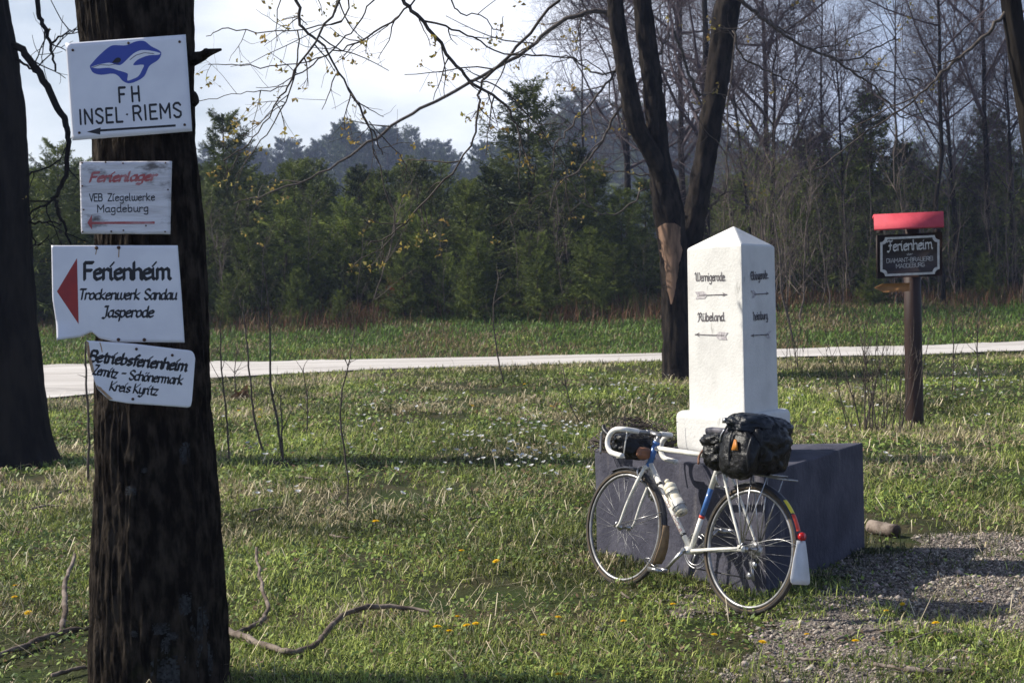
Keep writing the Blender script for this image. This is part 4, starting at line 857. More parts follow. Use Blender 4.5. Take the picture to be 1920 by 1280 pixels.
def line(acc, surf, pts, w, h=.0006):
    for k, (a, b) in enumerate(zip(pts[:-1], pts[1:])):
        a, b = Vector(a), Vector(b); d = (b - a).normalized(); n = Vector((-d.y, d.x)) * w / 2; e = d * w * .3
        V = [tuple(surf(*q, h + (k % 9) * .00003)) for q in (a - n - e, b - n + e, b + n + e, a + n - e)]; acc.add(V, [[0, 1, 2, 3]])

# ================================================================== BLOCK AND MILESTONE
def prism(acc, T0, T1, z0, z1, bevel_=0):
    V = [(p.x, p.y, z0) for p in T0] + [(p.x, p.y, z1) for p in T1]
    acc.add(V, [[0, 2, 5, 3], [2, 1, 4, 5], [1, 0, 3, 4]], [[3, 5, 4], [0, 1, 2]])
def bevelled(name, acc, mt, parent, w, seg=2, weld=True, noise=0.0, cuts=0):
    o = acc.build(name, mt, parent); bm = bmesh.new(); bm.from_mesh(o.data); bmesh.ops.remove_doubles(bm, verts=bm.verts, dist=1e-5); bmesh.ops.recalc_face_normals(bm, faces=bm.faces)
    bmesh.ops.bevel(bm, geom=list(bm.edges), offset=w, segments=seg, profile=.6, affect='EDGES')
    if cuts:
        bmesh.ops.subdivide_edges(bm, edges=[e for e in bm.edges if e.calc_length() > .12], cuts=cuts, use_grid_fill=True)
        bmesh.ops.triangulate(bm, faces=[f for f in bm.faces if len(f.verts) > 4])
    if noise:
        bm.normal_update()
        for v in bm.verts:
            c = v.co; k = float(fbm(c.x * 5, c.y * 5, c.z * 5)) - .5; v.co += v.normal * k * noise
    bm.to_mesh(o.data); bm.free(); o.data.polygons.foreach_set('use_smooth', np.zeros(len(o.data.polygons), bool)); return o
r = np.random.default_rng(3)
cen = (BLK[0] + BLK[1] + BLK[2]) / 3; ZB = BN.z
def scaled(T, f, c=None, push=(0, 0)):
    c = c or (T[0] + T[1] + T[2]) / 3; return [c + (p - c) * f + Vector((*push, 0)) for p in T]
mw = Matrix.Translation((cen.x, cen.y, ZB))
loc = [p - cen for p in BLK]
t = empty('stone_plinth', mw=mw); tag(t, 'dark blue grey painted triangular concrete block under the white milestone', 'plinth')
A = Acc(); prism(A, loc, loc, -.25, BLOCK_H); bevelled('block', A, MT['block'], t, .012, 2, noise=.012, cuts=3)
# milestone: position from its corners; base corner left on the block top
ZT = ZB + BLOCK_H
def onz(px, py, z):
    q = ray(px, py); return CAMP + q * ((z - CAM_H) / q.z)
MS_D = None
def milestone():
    # near vertical edge of the shaft stands at px 1397, eaves at py 458
    side = .50
    near = Vector((cen.x, cen.y, 0)) + (BLK[0] - cen) * .36; dn = near.y
    # slide along the depth so that the near edge appears at px 1396
    for _ in range(6):
        q = P(1396, 770, near.y); near.x = q.x
    d = near.y
    s_ = 0.0
    zsh = P(1396, 779, d).z; zea = P(1388, 458, d).z
    # side length from the left eave corner, direction known
    al = math.radians(118.6); lo, hi = .2, 1.2
    def pxof(p):
        v = CAMR.transposed() @ (p - CAMP); return CX + FPX * v.x / -v.z, CY - FPX * v.y / -v.z
    for _ in range(30):
        m = (lo + hi) / 2; p = Vector((near.x + m * math.cos(al), near.y + m * math.sin(al), zea))
        if pxof(p)[0] > 1286: lo = m
        else: hi = m
    side = lo; T = tri(near, 118.6, side); c = (T[0] + T[1] + T[2]) / 3
    print('milestone', near, side, zsh - ZT, zea - ZT, [pxof(Vector((p.x, p.y, zea))) for p in T], [pxof(Vector((p.x, p.y, zsh))) for p in T])
    z0, z1, z2 = 0, zsh - ZT, zea - ZT; za = z2 + .125
    t = empty('milestone', mw=Matrix.Translation((c.x, c.y, ZT))); tag(t, 'white three sided milestone with pointed top, blackletter place names and arrows', 'milestone')
    L = [p - c for p in T]; A = Acc(); TT = scaled(L, .985, Vector((0, 0, 0))); B0 = scaled(L, 1.0, Vector((0, 0, 0)))
    V = [(p.x, p.y, z1 - .02) for p in B0] + [(p.x, p.y, z2) for p in TT] + [(0, 0, za)]
    A.add(V, [[0, 2, 5, 3], [2, 1, 4, 5], [1, 0, 3, 4]], [[3, 5, 6], [5, 4, 6], [4, 3, 6], [0, 1, 2]])
    bevelled('shaft', A, MT['white'], t, .011, 2, noise=.0036, cuts=3)
    A = Acc(); f = 1.31; B1 = scaled(L, f, Vector((0, 0, 0))); prism(A, B1, B1, .004, z1); bevelled('base', A, MT['white'], t, .042, 5, noise=.008, cuts=2)
    for (ia, ib, off) in ((0, 1, 0), (0, 2, 0)):
        a, b = T[ia], T[ib]; d_ = (b - a); n = Vector((d_.y, -d_.x, 0)).normalized()
        if n.dot(a - c) < 0: n = -n
        # the shaft tapers slightly: lean the plane with it
        k = (T[ia] - c).dot(n) * .015 / (z2 - z1); nn = Vector((n.x, n.y, k)).normalized(); S = Flat(Vector((a.x, a.y, ZT + z1)), nn); S.n = nn
        A = Acc(); rs = np.random.default_rng(5)
        def arrow(x0, y0, x1, y1, tail, hw):
            line(A, S, [(x0, y0), (x1, y1)], 1.9, .0029)
            s = 1 if x1 > x0 else -1; L_ = abs(x1 - x0)
            poly(A, S, [(x1, y1), (x1 - s * L_ * .16, y1 - hw * .45), (x1 - s * L_ * .10, y1), (x1 - s * L_ * .16, y1 + hw * .45)], .0031)
        def fletch(x0, y0, x1, y1, hw):
            B = Acc(); s = 1 if x1 > x0 else -1
            poly(B, S, [(x0, y0), (x0 + s * 9, y0 - hw), (x1, y1 - hw), (x1 - s * 5 + s * 5, y1), (x1, y1 + hw), (x0 + s * 9, y0 + hw)][:0] or [(x0, y0), (x0 - s * 5, y0 - hw), (x1 - s * 7, y1 - hw), (x1, y1), (x1 - s * 5, y1 + hw), (x0 - s * 3, y0 + hw)], .0026)
            return B
        fl = Acc()
        if ib == 1:
            write(A, S, 'Wernigerode.', (1304, 527), (1361, 526), 15.5, .75, 1.25, 0, True, .0028); write(A, S, 'Rübeland.', (1309, 602), (1360, 601), 15.5, .75, 1.25, 0, True, .0028)
            arrow(1312, 554, 1363, 552, 0, 9); arrow(1358, 629, 1304, 627, 0, 9)
            for S_ in [fletch(1308, 554, 1327, 553, 7), fletch(1361, 630, 1342, 629, 7)]: fl.add(np.concatenate(S_.V), None, np.concatenate(S_.T))
        else:
            write(A, S, 'Elbingerode.', (1408, 525), (1440, 522), 15.5, .75, 1.2, 0, True, .0028); write(A, S, 'Heimburg.', (1412, 600), (1440, 598), 15, .7, 1.0, 0, True, .0028)
            arrow(1414, 552, 1440, 550, 0, 8); arrow(1440, 627, 1408, 629, 0, 8)
            for S_ in [fletch(1412, 552, 1419, 551, 7), fletch(1441, 627, 1434, 628, 7)]: fl.add(np.concatenate(S_.V), None, np.concatenate(S_.T))
        o = A.build('lettering', MT['inkp'], t); o.location = (-c.x, -c.y, -ZT)
        o = fl.build('arrow_feathers', mat('feather_paint_' + 'left' * (ib == 1) + 'right' * (ib == 2), (.30, .27, .29), (.5, .48, .48), 60, .8), t); o.location = (-c.x, -c.y, -ZT)
    return c
MSC = milestone()

# ================================================================== SIGNS ON THE BIG TRUNK
def coons(top, bot, left, right, n=26, m=20):
    """photo-px grid between four edge curves (polylines by fraction)"""
    def ev(pl, t):
        pl = np.array(pl, float); s = np.concatenate([[0], np.cumsum(np.linalg.norm(np.diff(pl, axis=0), axis=1))]); s /= s[-1]
        return np.stack([np.interp(t, s, pl[:, k]) for k in (0, 1)], -1)
    u, v = np.linspace(0, 1, n), np.linspace(0, 1, m); t, b, l, rr = ev(top, u), ev(bot, u), ev(left, v), ev(right, v)
    U, W = u[:, None, None], v[None, :, None]
    return (1 - W) * t[:, None] + W * b[:, None] + (1 - U) * l[None] + U * rr[None] - ((1 - U) * (1 - W) * t[0] + U * (1 - W) * t[-1] + (1 - U) * W * b[0] + U * W * b[-1])
def sign(name, label, top, bot, left, right, depth, mt, yaw=0, curl=None, thick=.002, n=26, m=20):
    c = P(np.mean([p[0] for p in (top[0], top[-1], bot[0], bot[-1])]), np.mean([p[1] for p in (top[0], top[-1], bot[0], bot[-1])]), depth)
    S = Flat(c, (math.sin(yaw), -math.cos(yaw), 0))
    if curl: S.curl = curl
    t = empty(name, c); tag(t, label, 'sign'); g = coons(top, bot, left, right, n, m)
    F = np.array([[tuple(S(*g[i, j])) for j in range(m)] for i in range(n)]); B = np.array([[tuple(S(*g[i, j], -thick)) for j in range(m)] for i in range(n)])
    i = np.arange(n * m).reshape(n, m); Q = np.stack([i[:-1, :-1], i[:-1, 1:], i[1:, 1:], i[1:, :-1]], -1).reshape(-1, 4); rim = np.concatenate([i[:, 0], i[-1, 1:], i[-2::-1, -1], i[0, -2:0:-1]]); r2 = np.roll(rim, -1); N = n * m
    A = Acc().add(np.concatenate([F.reshape(-1, 3), B.reshape(-1, 3)]), np.concatenate([Q, Q[:, ::-1] + N, np.stack([rim, r2, r2 + N, rim + N], -1)]))
    o = A.build('panel', mt, t); o.location = -c
    return t, S, c
def part(acc, name, mt, t, c):
    o = acc.build(name, mt, t); o.location = -Vector(c); return o
def nails(t, S, c, pts, rad=.006, stain=True):
    for k, (x, y) in enumerate(pts):
        p = S(x, y); A = Acc(); A.lathe([(0, .0), (rad, .0), (rad * .95, .003), (rad * .5, .0055), (0, .006)], p + S.n * .0002, S.n, 10); part(A, 'nail', MT['rust'], t, c)
D1 = TRUNK_D - .265
def cx_(X, Y, f=1): return (80 + X * .3125, 40 + Y * .3125)
def cy_(X, Y): return (80 + X * .3125, 400 + Y * .3125)
# sign 1
t, S, c = sign('direction_sign', 'tilted white enamel sign with blue bird emblem, topmost on the big trunk', [cx_(137, 132), cx_(858, 80)], [cx_(178, 716), cx_(897, 660)], [cx_(137, 132), cx_(178, 716)], [cx_(858, 80), cx_(897, 660)], D1, MT['signw'], .06)
A = Acc(); poly(A, S, [cx_(*p) for p in [(283, 268), (330, 215), (385, 165), (425, 145), (500, 145), (560, 122), (610, 120), (650, 150), (705, 180), (710, 205), (690, 235), (640, 270), (610, 330), (560, 362), (515, 373), (480, 358), (455, 330), (420, 315), (350, 322), (305, 310), (287, 285)]], .0006, 4); part(A, 'emblem', MT['emblem'], t, c)
A = Acc()
poly(A, S, [cx_(*p) for p in [(290, 276), (330, 262), (400, 250), (440, 262), (470, 262), (505, 232), (545, 195), (590, 175), (650, 178), (705, 192), (690, 203), (640, 205), (590, 222), (560, 240), (545, 265), (605, 262), (598, 290), (575, 330), (540, 348), (508, 356), (512, 320), (495, 308), (455, 296), (400, 280), (330, 284)]], .0009, 3); part(A, 'emblem_bird', MT['signw'], t, c)
A = Acc(); poly(A, S, [cx_(*p) for p in [(415, 250), (440, 222), (462, 220), (470, 235), (455, 250)]], .0012, 3)
line(A, S, [cx_(*p) for p in [(300, 277), (345, 262), (400, 265), (455, 255)]], 1.1, .0011); line(A, S, [cx_(*p) for p in [(524, 232), (560, 205), (610, 190), (668, 195)]], 1.2, .0011)
part(A, 'emblem_lines', MT['ink'], t, c); A = Acc(); write(A, S, 'F', cx_(462, 486), cx_(496, 484), 27, 1.4, 0, 0); write(A, S, 'H', cx_(540, 481), cx_(582, 478), 27, 1.4, 0, 0); part(A, 'lettering', MT['ink'], t, c); A = Acc(); write(A, S, 'INSEL', cx_(226, 618), cx_(478, 603), 26.5, 1.35, track=1.3); write(A, S, 'RIEMS', cx_(548, 595), cx_(832, 574), 26.5, 1.35, track=1.3)
poly(A, S, [cx_(*p) for p in [(498, 560), (506, 552), (514, 558), (508, 566)]], .0006)
part(A, 'lettering', MT['ink'], t, c); A = Acc(); line(A, S, [cx_(340, 656), cx_(794, 626)], 4.2); poly(A, S, [cx_(*p) for p in [(265, 664), (348, 638), (345, 680)]], .0008); part(A, 'arrow', MT['ink'], t, c)
nails(t, S, c, [cx_(*p) for p in [(181, 174), (822, 124), (852, 621), (220, 669), (515, 132)]], .0055)
# sign 2
t, S, c = sign('direction_sign', 'small worn wooden board with faded red script and arrow, second from top', [(149, 303), (321, 302)], [(152, 438), (318, 439)], [(149, 303), (152, 438)], [(321, 302), (318, 439)], D1 - .02, MT['signworn'], .05, None, .018)
A = Acc(); write(A, S, 'Ferienlager', cx_(284, 964), cx_(676, 955), 17, 1.2, 2.1, .22, False, .0006, 35); part(A, 'red_lettering', MT['inkredf'], t, c); A = Acc()
line(A, S, [cx_(296, 1210), cx_(668, 1208)], 4.5); poly(A, S, [cx_(*p) for p in [(268, 1208), (296, 1160), (296, 1250)]], .0008); part(A, 'red_arrow', MT['inkredf'], t, c)
A = Acc(); write(A, S, 'VEB', cx_(282, 1080), cx_(358, 1078), 13.5, 1.35, track=.5); write(A, S, 'Ziegelwerke', cx_(392, 1078), cx_(672, 1075), 13.5, 1.3, track=.5); write(A, S, 'Magdeburg', cx_(330, 1146), cx_(634, 1142), 13.5, 1.3, track=.5); part(A, 'lettering', MT['ink'], t, c)
nails(t, S, c, [cx_(*p) for p in [(236, 850), (482, 852), (378, 846), (738, 850), (238, 988), (246, 1130), (485, 1254), (412, 1260), (240, 1262), (620, 1226), (735, 1262), (752, 1010)]], .0035)
# sign 3
def curl3(x, y):
    a = max(0, (150 - x) / 55) * max(0, (y - 600) / 40); return .05 * min(a, 1.6) ** 1.5 + .00002 * (x - 220) ** 2 * -.004
t, S, c = sign('direction_sign', 'large white metal sign with red triangle, its lower left corner bent up', [(96, 460), (333, 460)], [(110, 637), (150, 632), (172, 622), (186, 634), (215, 641), (346, 642)], [(96, 460), (98, 560), (110, 637)], [(333, 460), (340, 550), (346, 642)], D1 - .035, MT['signw'], .02, curl3, .0015, 60, 34)
A = Acc(); poly(A, S, [cy_(*p) for p in [(85, 468), (206, 268), (216, 664)]], .0006); part(A, 'red_triangle', MT['inkred'], t, c)
A = Acc(); write(A, S, 'Ferienheim', cy_(252, 397), cy_(768, 394), 31.5, .8, 1.75, .0, False, .0006, 40); write(A, S, 'Trockenwerk', cy_(216, 516), cy_(578, 516), 19, .85, 1.55, .16); write(A, S, 'Sandau', cy_(610, 516), cy_(800, 516), 19, .85, 1.55, .16); write(A, S, 'Jasperode', cy_(362, 622), cy_(662, 622), 20, .85, 1.55, .16); part(A, 'lettering', MT['ink'], t, c)
nails(t, S, c, [cy_(*p) for p in [(323, 207), (456, 205), (455, 757), (610, 758)]], .0075)
A = Acc(); line(A, S, [cy_(458, 218), cy_(456, 262)], 2.2, .0003); line(A, S, [cy_(323, 220), cy_(318, 246)], 1.8, .0003); part(A, 'rust_streak', MT['ruststain'], t, c)
# sign 4
def curl4(x, y):
    a = max(0, (205 - x) / 40) ; b = max(0, (y - 690) / 60); return .03 * min(a * b, 1.5) + .006 * min(a, 1)
t, S, c = sign('direction_sign', 'lowest sign on the trunk, white with rounded corners and a rusty left edge', [(163, 638), (250, 644), (340, 655), (352, 656), (360, 658), (364, 664), (366, 672)], [(205, 750), (240, 756), (343, 763), (352, 764), (357, 762), (359, 756), (360, 748)], [(163, 638), (164, 665), (172, 695), (184, 728), (205, 750)], [(366, 672), (363, 710), (360, 748)], D1 - .045, MT['signw'], .0, curl4, .0015, 50, 30)
A = Acc(); write(A, S, 'Betriebsferienheim', cy_(283, 886), cy_(862, 946), 20.5, .9, 2.1, .16, False, .0006, 38); write(A, S, 'Zernitz', cy_(304, 962), cy_(440, 988), 17.5, .85, 1.65, .16); write(A, S, '-', cy_(468, 982), cy_(492, 984), 17, .75, 1.4, .16)
write(A, S, 'Schönermark', cy_(518, 996), cy_(834, 1026), 17.5, .85, 1.655, .16); write(A, S, 'Kreis', cy_(402, 1060), cy_(520, 1074), 17, .85, 1.6, .16); write(A, S, 'Kyritz', cy_(544, 1076), cy_(684, 1090), 17, .85, 1.6, .16); part(A, 'lettering', MT['ink'], t, c)
A = Acc(); poly(A, S, [(163, 639), (167, 641), (171, 668), (178, 696), (192, 728), (212, 748), (204, 749), (184, 727), (172, 695), (164.5, 665)], .0004); line(A, S, [cy_(345, 775), cy_(352, 800), cy_(358, 830)], 2, .0004); part(A, 'rust_edge', MT['ruststain'], t, c)
nails(t, S, c, [cy_(*p) for p in [(563, 813), (541, 1113), (778, 850)]], .006)
A = Acc(); S0 = Flat(P(275, 767, TRUNK_D - .30), (0, -1, 0))

# ================================================================== SIGN POST WITH RED ROOF
def signpost():
    g = G(1716, 796); D = g.y; t = empty('sign_post', g); tag(t, 'dark brown post with red roof board over a black framed sign', 'sign post')
    m = D / FPX; A = Acc()
    a, b = P(1715, 800, D), P(1709, 430, D); A.tube([a - Vector((0, 0, .15)), a, (a + b) / 2, b], [17.5 * m, 17 * m, 16 * m, 15 * m], 18); part(A, 'post', MT['post'], t, g)
    S = Flat(P(1705, 480, D - .14), (.02, -1, 0))
    # black sign with notched corners
    out = [(1663, 447), (1742, 442), (1750, 441)]
    def outline(k):
        L, R, Tt, B = 1650 + k, 1761 - k, 443 + k, 516 - k; w = 9
        f = lambda x, y: (x - .0 * y, y - (x - 1705) * .045)
        pts = []
        for cx, cy, sx, sy in ((L, Tt, 1, 1), (R, Tt, -1, 1), (R, B, -1, -1), (L, B, 1, -1)):
            arc = [(cx + sx * w * math.cos(a), cy + sy * w * math.sin(a)) for a in np.linspace(0, math.pi / 2, 6)]
            if (sx, sy) in ((1, 1), (-1, -1)): arc = arc[::-1]
            pts += [f(*q) for q in (arc[::-1] if False else arc)]
        return pts
    def ordered(k):
        L, R, Tt, B = 1650 + k, 1761 - k, 443 + k, 516 - k; w = 9; f = lambda x, y: (x, y - (x - 1705) * .045); pts = []
        th = np.linspace(0, math.pi / 2, 6)
        pts += [(L + w * math.sin(a), Tt + w * math.cos(a)) for a in th]; pts += [(R - w * math.cos(a), Tt + w * math.sin(a)) for a in th]
        pts += [(R - w * math.sin(a), B - w * math.cos(a)) for a in th]; pts += [(L + w * math.cos(a), B - w * math.sin(a)) for a in th]
        return [f(*q) for q in pts]
    board = [(1645, 441), (1767, 435), (1767, 517), (1645, 522)]
    def slab(name, pts, h0, h1, mt):
        from mathutils.geometry import tessellate_polygon
        n = len(pts); T = [list(q) for q in tessellate_polygon([[Vector((x, y, 0)) for x, y in pts]])]; A = Acc()
        A.add([tuple(S(x, y, h1)) for x, y in pts] + [tuple(S(x, y, h0)) for x, y in pts], [[i, (i + 1) % n, (i + 1) % n + n, i + n] for i in range(n)], T + [[a + n, c_ + n, b_ + n] for a, b_, c_ in T]); return part(A, name, mt, t, g)
    slab('backing_board', board, -.05, -.004, MT['post']); slab('sign_panel', ordered(0), -.003, .012, MT['signblk'])
    o1, o2 = ordered(0), ordered(4.2); n = len(o1); A = Acc(); A.add([tuple(S(x, y, .0135)) for x, y in o1] + [tuple(S(x, y, .0135)) for x, y in o2], [[i, (i + 1) % n, (i + 1) % n + n, i + n] for i in range(n)]); part(A, 'sign_border', MT['letterw'], t, g)
    A = Acc(); write(A, S, 'Ferienheim', (1664, 471), (1748, 466), 19, .6, 1.5, 0, True, .0135, 40); write(A, S, 'der', (1700, 478.5), (1711, 478), 4.2, 1.0, 0, 0, False, .0135)
    write(A, S, 'DIAMANT-BRAUEREI', (1662, 493), (1749, 488), 7.5, 1.0, 0, 0, False, .0135); write(A, S, 'MAGDEBURG', (1680, 503), (1733, 499.5), 7.5, 1.0, 0, 0, False, .0135); part(A, 'lettering', MT['letterw'], t, g)
    # pitched roof board: the front slope shows
    A = Acc(); fr = D - .19; bk = D - .10
    f0, f1 = P(1639, 429, fr), P(1770, 423, fr); b0, b1 = P(1638, 402, bk), P(1769, 396, bk); r0, r1 = Vector((b0.x, D - .03, b0.z - .03)), Vector((b1.x, D - .03, b1.z - .03)); dz = Vector((0, 0, -.022))
    V = [f0, f1, b1, b0, r1, r0]; V = V + [v + dz for v in V]
    A.add([tuple(v) for v in V], [[0, 1, 2, 3], [3, 2, 4, 5], [7, 6, 9, 8], [8, 9, 11, 10], [1, 0, 6, 7], [4, 10, 11, 5], [0, 3, 9, 6], [2, 1, 7, 8], [3, 5, 11, 9], [4, 2, 8, 10]]); part(A, 'roof', MT['red'], t, g)
    A = Acc()
    for px in (1652, 1760): q = P(px, 436, D - .1); A.box(q + Vector((0, .06, .02)), (.035, .16, .05))
    q = P(1705, 418, D + .02); A.box(q, (.66, .06, .07)); part(A, 'roof_brace', MT['post'], t, g)
    S.p = P(1670, 540, D - .118); slab('arrow_board', [(1640, 539), (1655, 532), (1705, 530), (1705, 546), (1656, 548)], -.012, .01, MT['arrowwood'])
signpost()

# ================================================================== BICYCLE
def bicycle():
    PHI = math.radians(54); RW = .337; WB = 1.0
    rear = G(1394, 1151); D_ = Vector((-math.cos(PHI), math.sin(PHI), 0)); Lf = Vector((-D_.y, D_.x, 0)); lean = math.radians(9.5)
    W = Vector((0, 0, 1)); Lv = Lf * math.cos(lean) + W * math.sin(lean); Wv = W * math.cos(lean) - Lf * math.sin(lean)
    mwx = Matrix(((D_.x, Lv.x, Wv.x, rear.x), (D_.y, Lv.y, Wv.y, rear.y), (D_.z, Lv.z, Wv.z, rear.z), (0, 0, 0, 1)))
    b = empty('bicycle', mw=mwx); tag(b, 'white and blue touring racing bicycle leaning on the dark plinth', 'bicycle')
    hub_r, hub_f, bb = np.array([0, 0, RW]), np.array([WB, 0, RW]), np.array([.435, 0, .275])
    st_top, ht_b, ht_t = np.array([.272, 0, .80]), np.array([.842, 0, .705]), np.array([.803, 0, .83])
    def B(acc, name, m, par=b, smooth=True): return acc.build(name, MT[m] if isinstance(m, str) else m, par, smooth)
    # wheels
    for nm, h in (('rear', hub_r), ('front', hub_f)):
        e = bpy.data.objects.new('wheel', None); COL.objects.link(e); e.parent = b; e.location = h; e.empty_display_size = .1
        A = Acc(); A.torus((0, 0, 0), RW - .014, .0142, (0, 1, 0), 96, 12, 1.0); B(A, 'tyre', 'tyre', e)
        A = Acc(); A.torus((0, 0.0098, 0), RW - .020, .0058, (0, 1, 0), 96, 8, .9); A.torus((0, -.0098, 0), RW - .020, .0058, (0, 1, 0), 96, 8, .9); B(A, 'sidewall', 'tan', e)
        A = Acc(); A.torus((0, 0, 0), RW - .037, .0095, (0, 1, 0), 96, 10, 1.05); B(A, 'rim', 'alu', e)
        A = Acc(); A.lathe([(0, -.062), (.006, -.062), (.006, -.042), (.021, -.036), (.021, -.031), (.011, -.026), (.011, .026), (.021, .031), (.021, .036), (.006, .042), (.006, .062), (0, .062)], (0, 0, 0), (0, 1, 0), 18)
        A.tube([(0, .06, 0), (0, .075, .0), (-.02, .078, .03)], [.005, .005, .004], 6); B(A, 'hub', 'steel', e)
        A = Acc(); N = 36; P_, R_ = [], []
        for k in range(N):
            s = 1 if k % 2 else -1; a = k * 2 * math.pi / N; c_ = a + (math.radians(62) if (k // 2) % 2 else -math.radians(62))
            P_.append([(.02 * math.cos(c_), s * .032, .02 * math.sin(c_)), ((RW - .045) * math.cos(a), s * .002, (RW - .045) * math.sin(a))]); R_.append([.0009, .0009])
        A.tubes(np.array(P_), np.array(R_), 4); B(A, 'spokes', 'spoke', e)
        if nm == 'rear':
            A = Acc()
            for k, (rr, y) in enumerate([(.028, -.052), (.033, -.048), (.038, -.044), (.043, -.040), (.048, -.036)]):
                A.lathe([(.012, y - .001), (rr, y - .001), (rr, y + .001), (.012, y + .001)], (0, 0, 0), (0, 1, 0), 28)
            B(A, 'cassette', 'steel', e, False)
    # frame
    f = bpy.data.objects.new('frame', None); COL.objects.link(f); f.parent = b; f.empty_display_size = .1
    lerp = lambda p, q, t: p * (1 - t) + q * t
    A = Acc(); A.tube([lerp(ht_b, ht_t, .82), st_top + np.array([.004, 0, -.008])], .0142, 14); A.tube([lerp(ht_b, ht_t, .12), bb], .0158, 14); A.tube([st_top, lerp(bb, st_top, .66)], .0148, 14); A.tube([lerp(bb, st_top, .36), bb], .0148, 14)
    for s in (-1, 1):
        A.tube([bb + np.array([-.03, s * .02, 0]), bb * .5 + hub_r * .5 + np.array([0, s * .042, 0]), hub_r + np.array([.012, s * .060, 0])], [.0105, .0095, .0075], 10, 4)
        A.tube([st_top + np.array([-.008, s * .016, -.012]), lerp(st_top, hub_r, .5) + np.array([0, s * .045, 0]), hub_r + np.array([.004, s * .060, .008])], [.0078, .0075, .0065], 10, 4)
        A.box(hub_r + np.array([0, s * .064, .0]), (.05, .005, .03))
    A.lathe([(0, -.036), (.021, -.036), (.021, .036), (0, .036)], bb, (0, 1, 0), 16); A.lathe([(.0165, 0), (.019, .004), (.019, .03), (.0165, .034)], st_top + np.array([.006, 0, -.018]), st_top - bb, 14); B(A, 'tubes', 'frame', f)
    A = Acc(); A.tube([lerp(bb, st_top, .36), lerp(bb, st_top, .66)], .0152, 14); B(A, 'seat_tube_band', 'blue', f); A = Acc(); A.tube([ht_b, ht_t], .0182, 14); A.lathe([(.0185, 0), (.022, .003), (.022, .012), (.0185, .015)], ht_b - (ht_t - ht_b) * .04, ht_t - ht_b, 14); A.lathe([(.0185, 0), (.022, .003), (.022, .016), (.015, .02)], ht_t - (ht_t - ht_b) * .02, ht_t - ht_b, 14); B(A, 'head_tube', 'blue', f)
    A = Acc(); A.tube([lerp(bb, st_top, .345), lerp(bb, st_top, .375)], .0156, 14); B(A, 'red_ring', 'redst', f)
    A = Acc()
    for t in (.24, .82): A = Acc(); A.tube([lerp(lerp(ht_b, ht_t, .12), bb, t), lerp(lerp(ht_b, ht_t, .12), bb, t + .025)], .0170, 14); B(A, 'clamp_band', 'blackp', f)
    # lettering along the down tube, wrapped on its upper left
    d0, d1 = lerp(ht_b, ht_t, .12), bb; ax = (d1 - d0) / np.linalg.norm(d1 - d0); nl = np.array([0, 1.0, 0]); nu = np.cross(nl, ax); nu = nu / np.linalg.norm(nu); nu = nu if nu[2] > 0 else -nu
    class TubeS:
        def __call__(s, x, y, h=0):
            a = math.radians(20) + (y / .0162); q = d0 + ax * x + (nl * math.cos(-a + .35) + nu * math.sin(-a + .35)) * (.0158 + h); return q
    A = Acc(); Lw = np.linalg.norm(d1 - d0); write(A, TubeS(), 'KLAVOG NICHOLE', (Lw * .29, .004), (Lw * .80, .004), .016, 1.5, 0, 0, False, .0006); B(A, 'lettering', mat('maroon_decal', (.16, .03, .03), None), f, False)
    # fork
    A = Acc(); crown = ht_b + (ht_b - ht_t) * .10
    for s in (-1, 1): A.tube([crown + np.array([0, s * .026, 0]), crown + np.array([.028, s * .046, -.08]), hub_f + np.array([-.062, s * .052, .14]), hub_f + np.array([-.022, s * .055, .03]), hub_f + np.array([.0, s * .056, 0])], [.0115, .0110, .0088, .0075, .007], 10, 5)
    A.tube([crown + np.array([0, -.036, 0]), crown + np.array([0, .036, 0])], .0135, 10); A.tube([crown, ht_b], .0155, 12); B(A, 'fork', 'frame')
    # stem, bars, tape, levers
    top = ht_t + (ht_t - ht_b) / np.linalg.norm(ht_t - ht_b) * .055; clamp = top + np.array([.085, 0, .008])
    A = Acc(); A.tube([ht_t, top], .011, 12); A.tube([top + np.array([-.012, 0, -.004]), clamp], [.0125, .012], 12); A.lathe([(.013, -.022), (.0165, -.02), (.0165, .02), (.013, .022)], clamp, (0, 1, 0), 14); A.lathe([(.014, 0), (.017, .004), (.017, .018), (.012, .022)], ht_t + (ht_t - ht_b) * .05, ht_t - ht_b, 14); B(A, 'stem', 'alu')
    A = Acc(); A.tube([clamp + np.array([0, -.09, 0]), clamp + np.array([0, .09, 0])], .0125, 12); B(A, 'handlebar', 'alu')
    for s in (-1, 1):
        A = Acc(); pt = [(0, .085, 0), (.002, .150, .002), (.018, .185, .002), (.055, .2, -.003), (.090, .203, -.022), (.112, .204, -.058), (.108, .205, -.1), (.078, .205, -.132), (.03, .206, -.142), (-.03, .207, -.148)]
        A.tube([clamp + np.array([x, s * y, z]) for x, y, z in pt], .0150, 12, 5); B(A, 'bar_tape', 'tape')
        A = Acc(); hd = clamp + np.array([.108, s * .204, -.035]); A.tube([hd + np.array([-.005, 0, -.006]), hd + np.array([.03, 0, .012]), hd + np.array([.052, 0, .03]), hd + np.array([.058, 0, .052])], [.012, .015, .014, .009], 10, 4); B(A, 'brake_hood', 'blackp')
        A = Acc(); A.tube([hd + np.array([.045, 0, .02]), hd + np.array([.066, 0, .0]), hd + np.array([.066, 0, -.05]), hd + np.array([.052, s * .004, -.115])], [.007, .0075, .0065, .006], 8, 4); B(A, 'brake_lever', 'alu')
        A = Acc(); A.tube([hd + np.array([.05, 0, .05]), hd + np.array([.02, -s * .05, .1]), clamp + np.array([.06, s * .06, .02]), crown + np.array([.05, 0, .05])], .0022, 5, 6); B(A, 'brake_cable', 'blackp')
    # saddle and post
    sp = st_top + (st_top - bb) / np.linalg.norm(st_top - bb) * .095
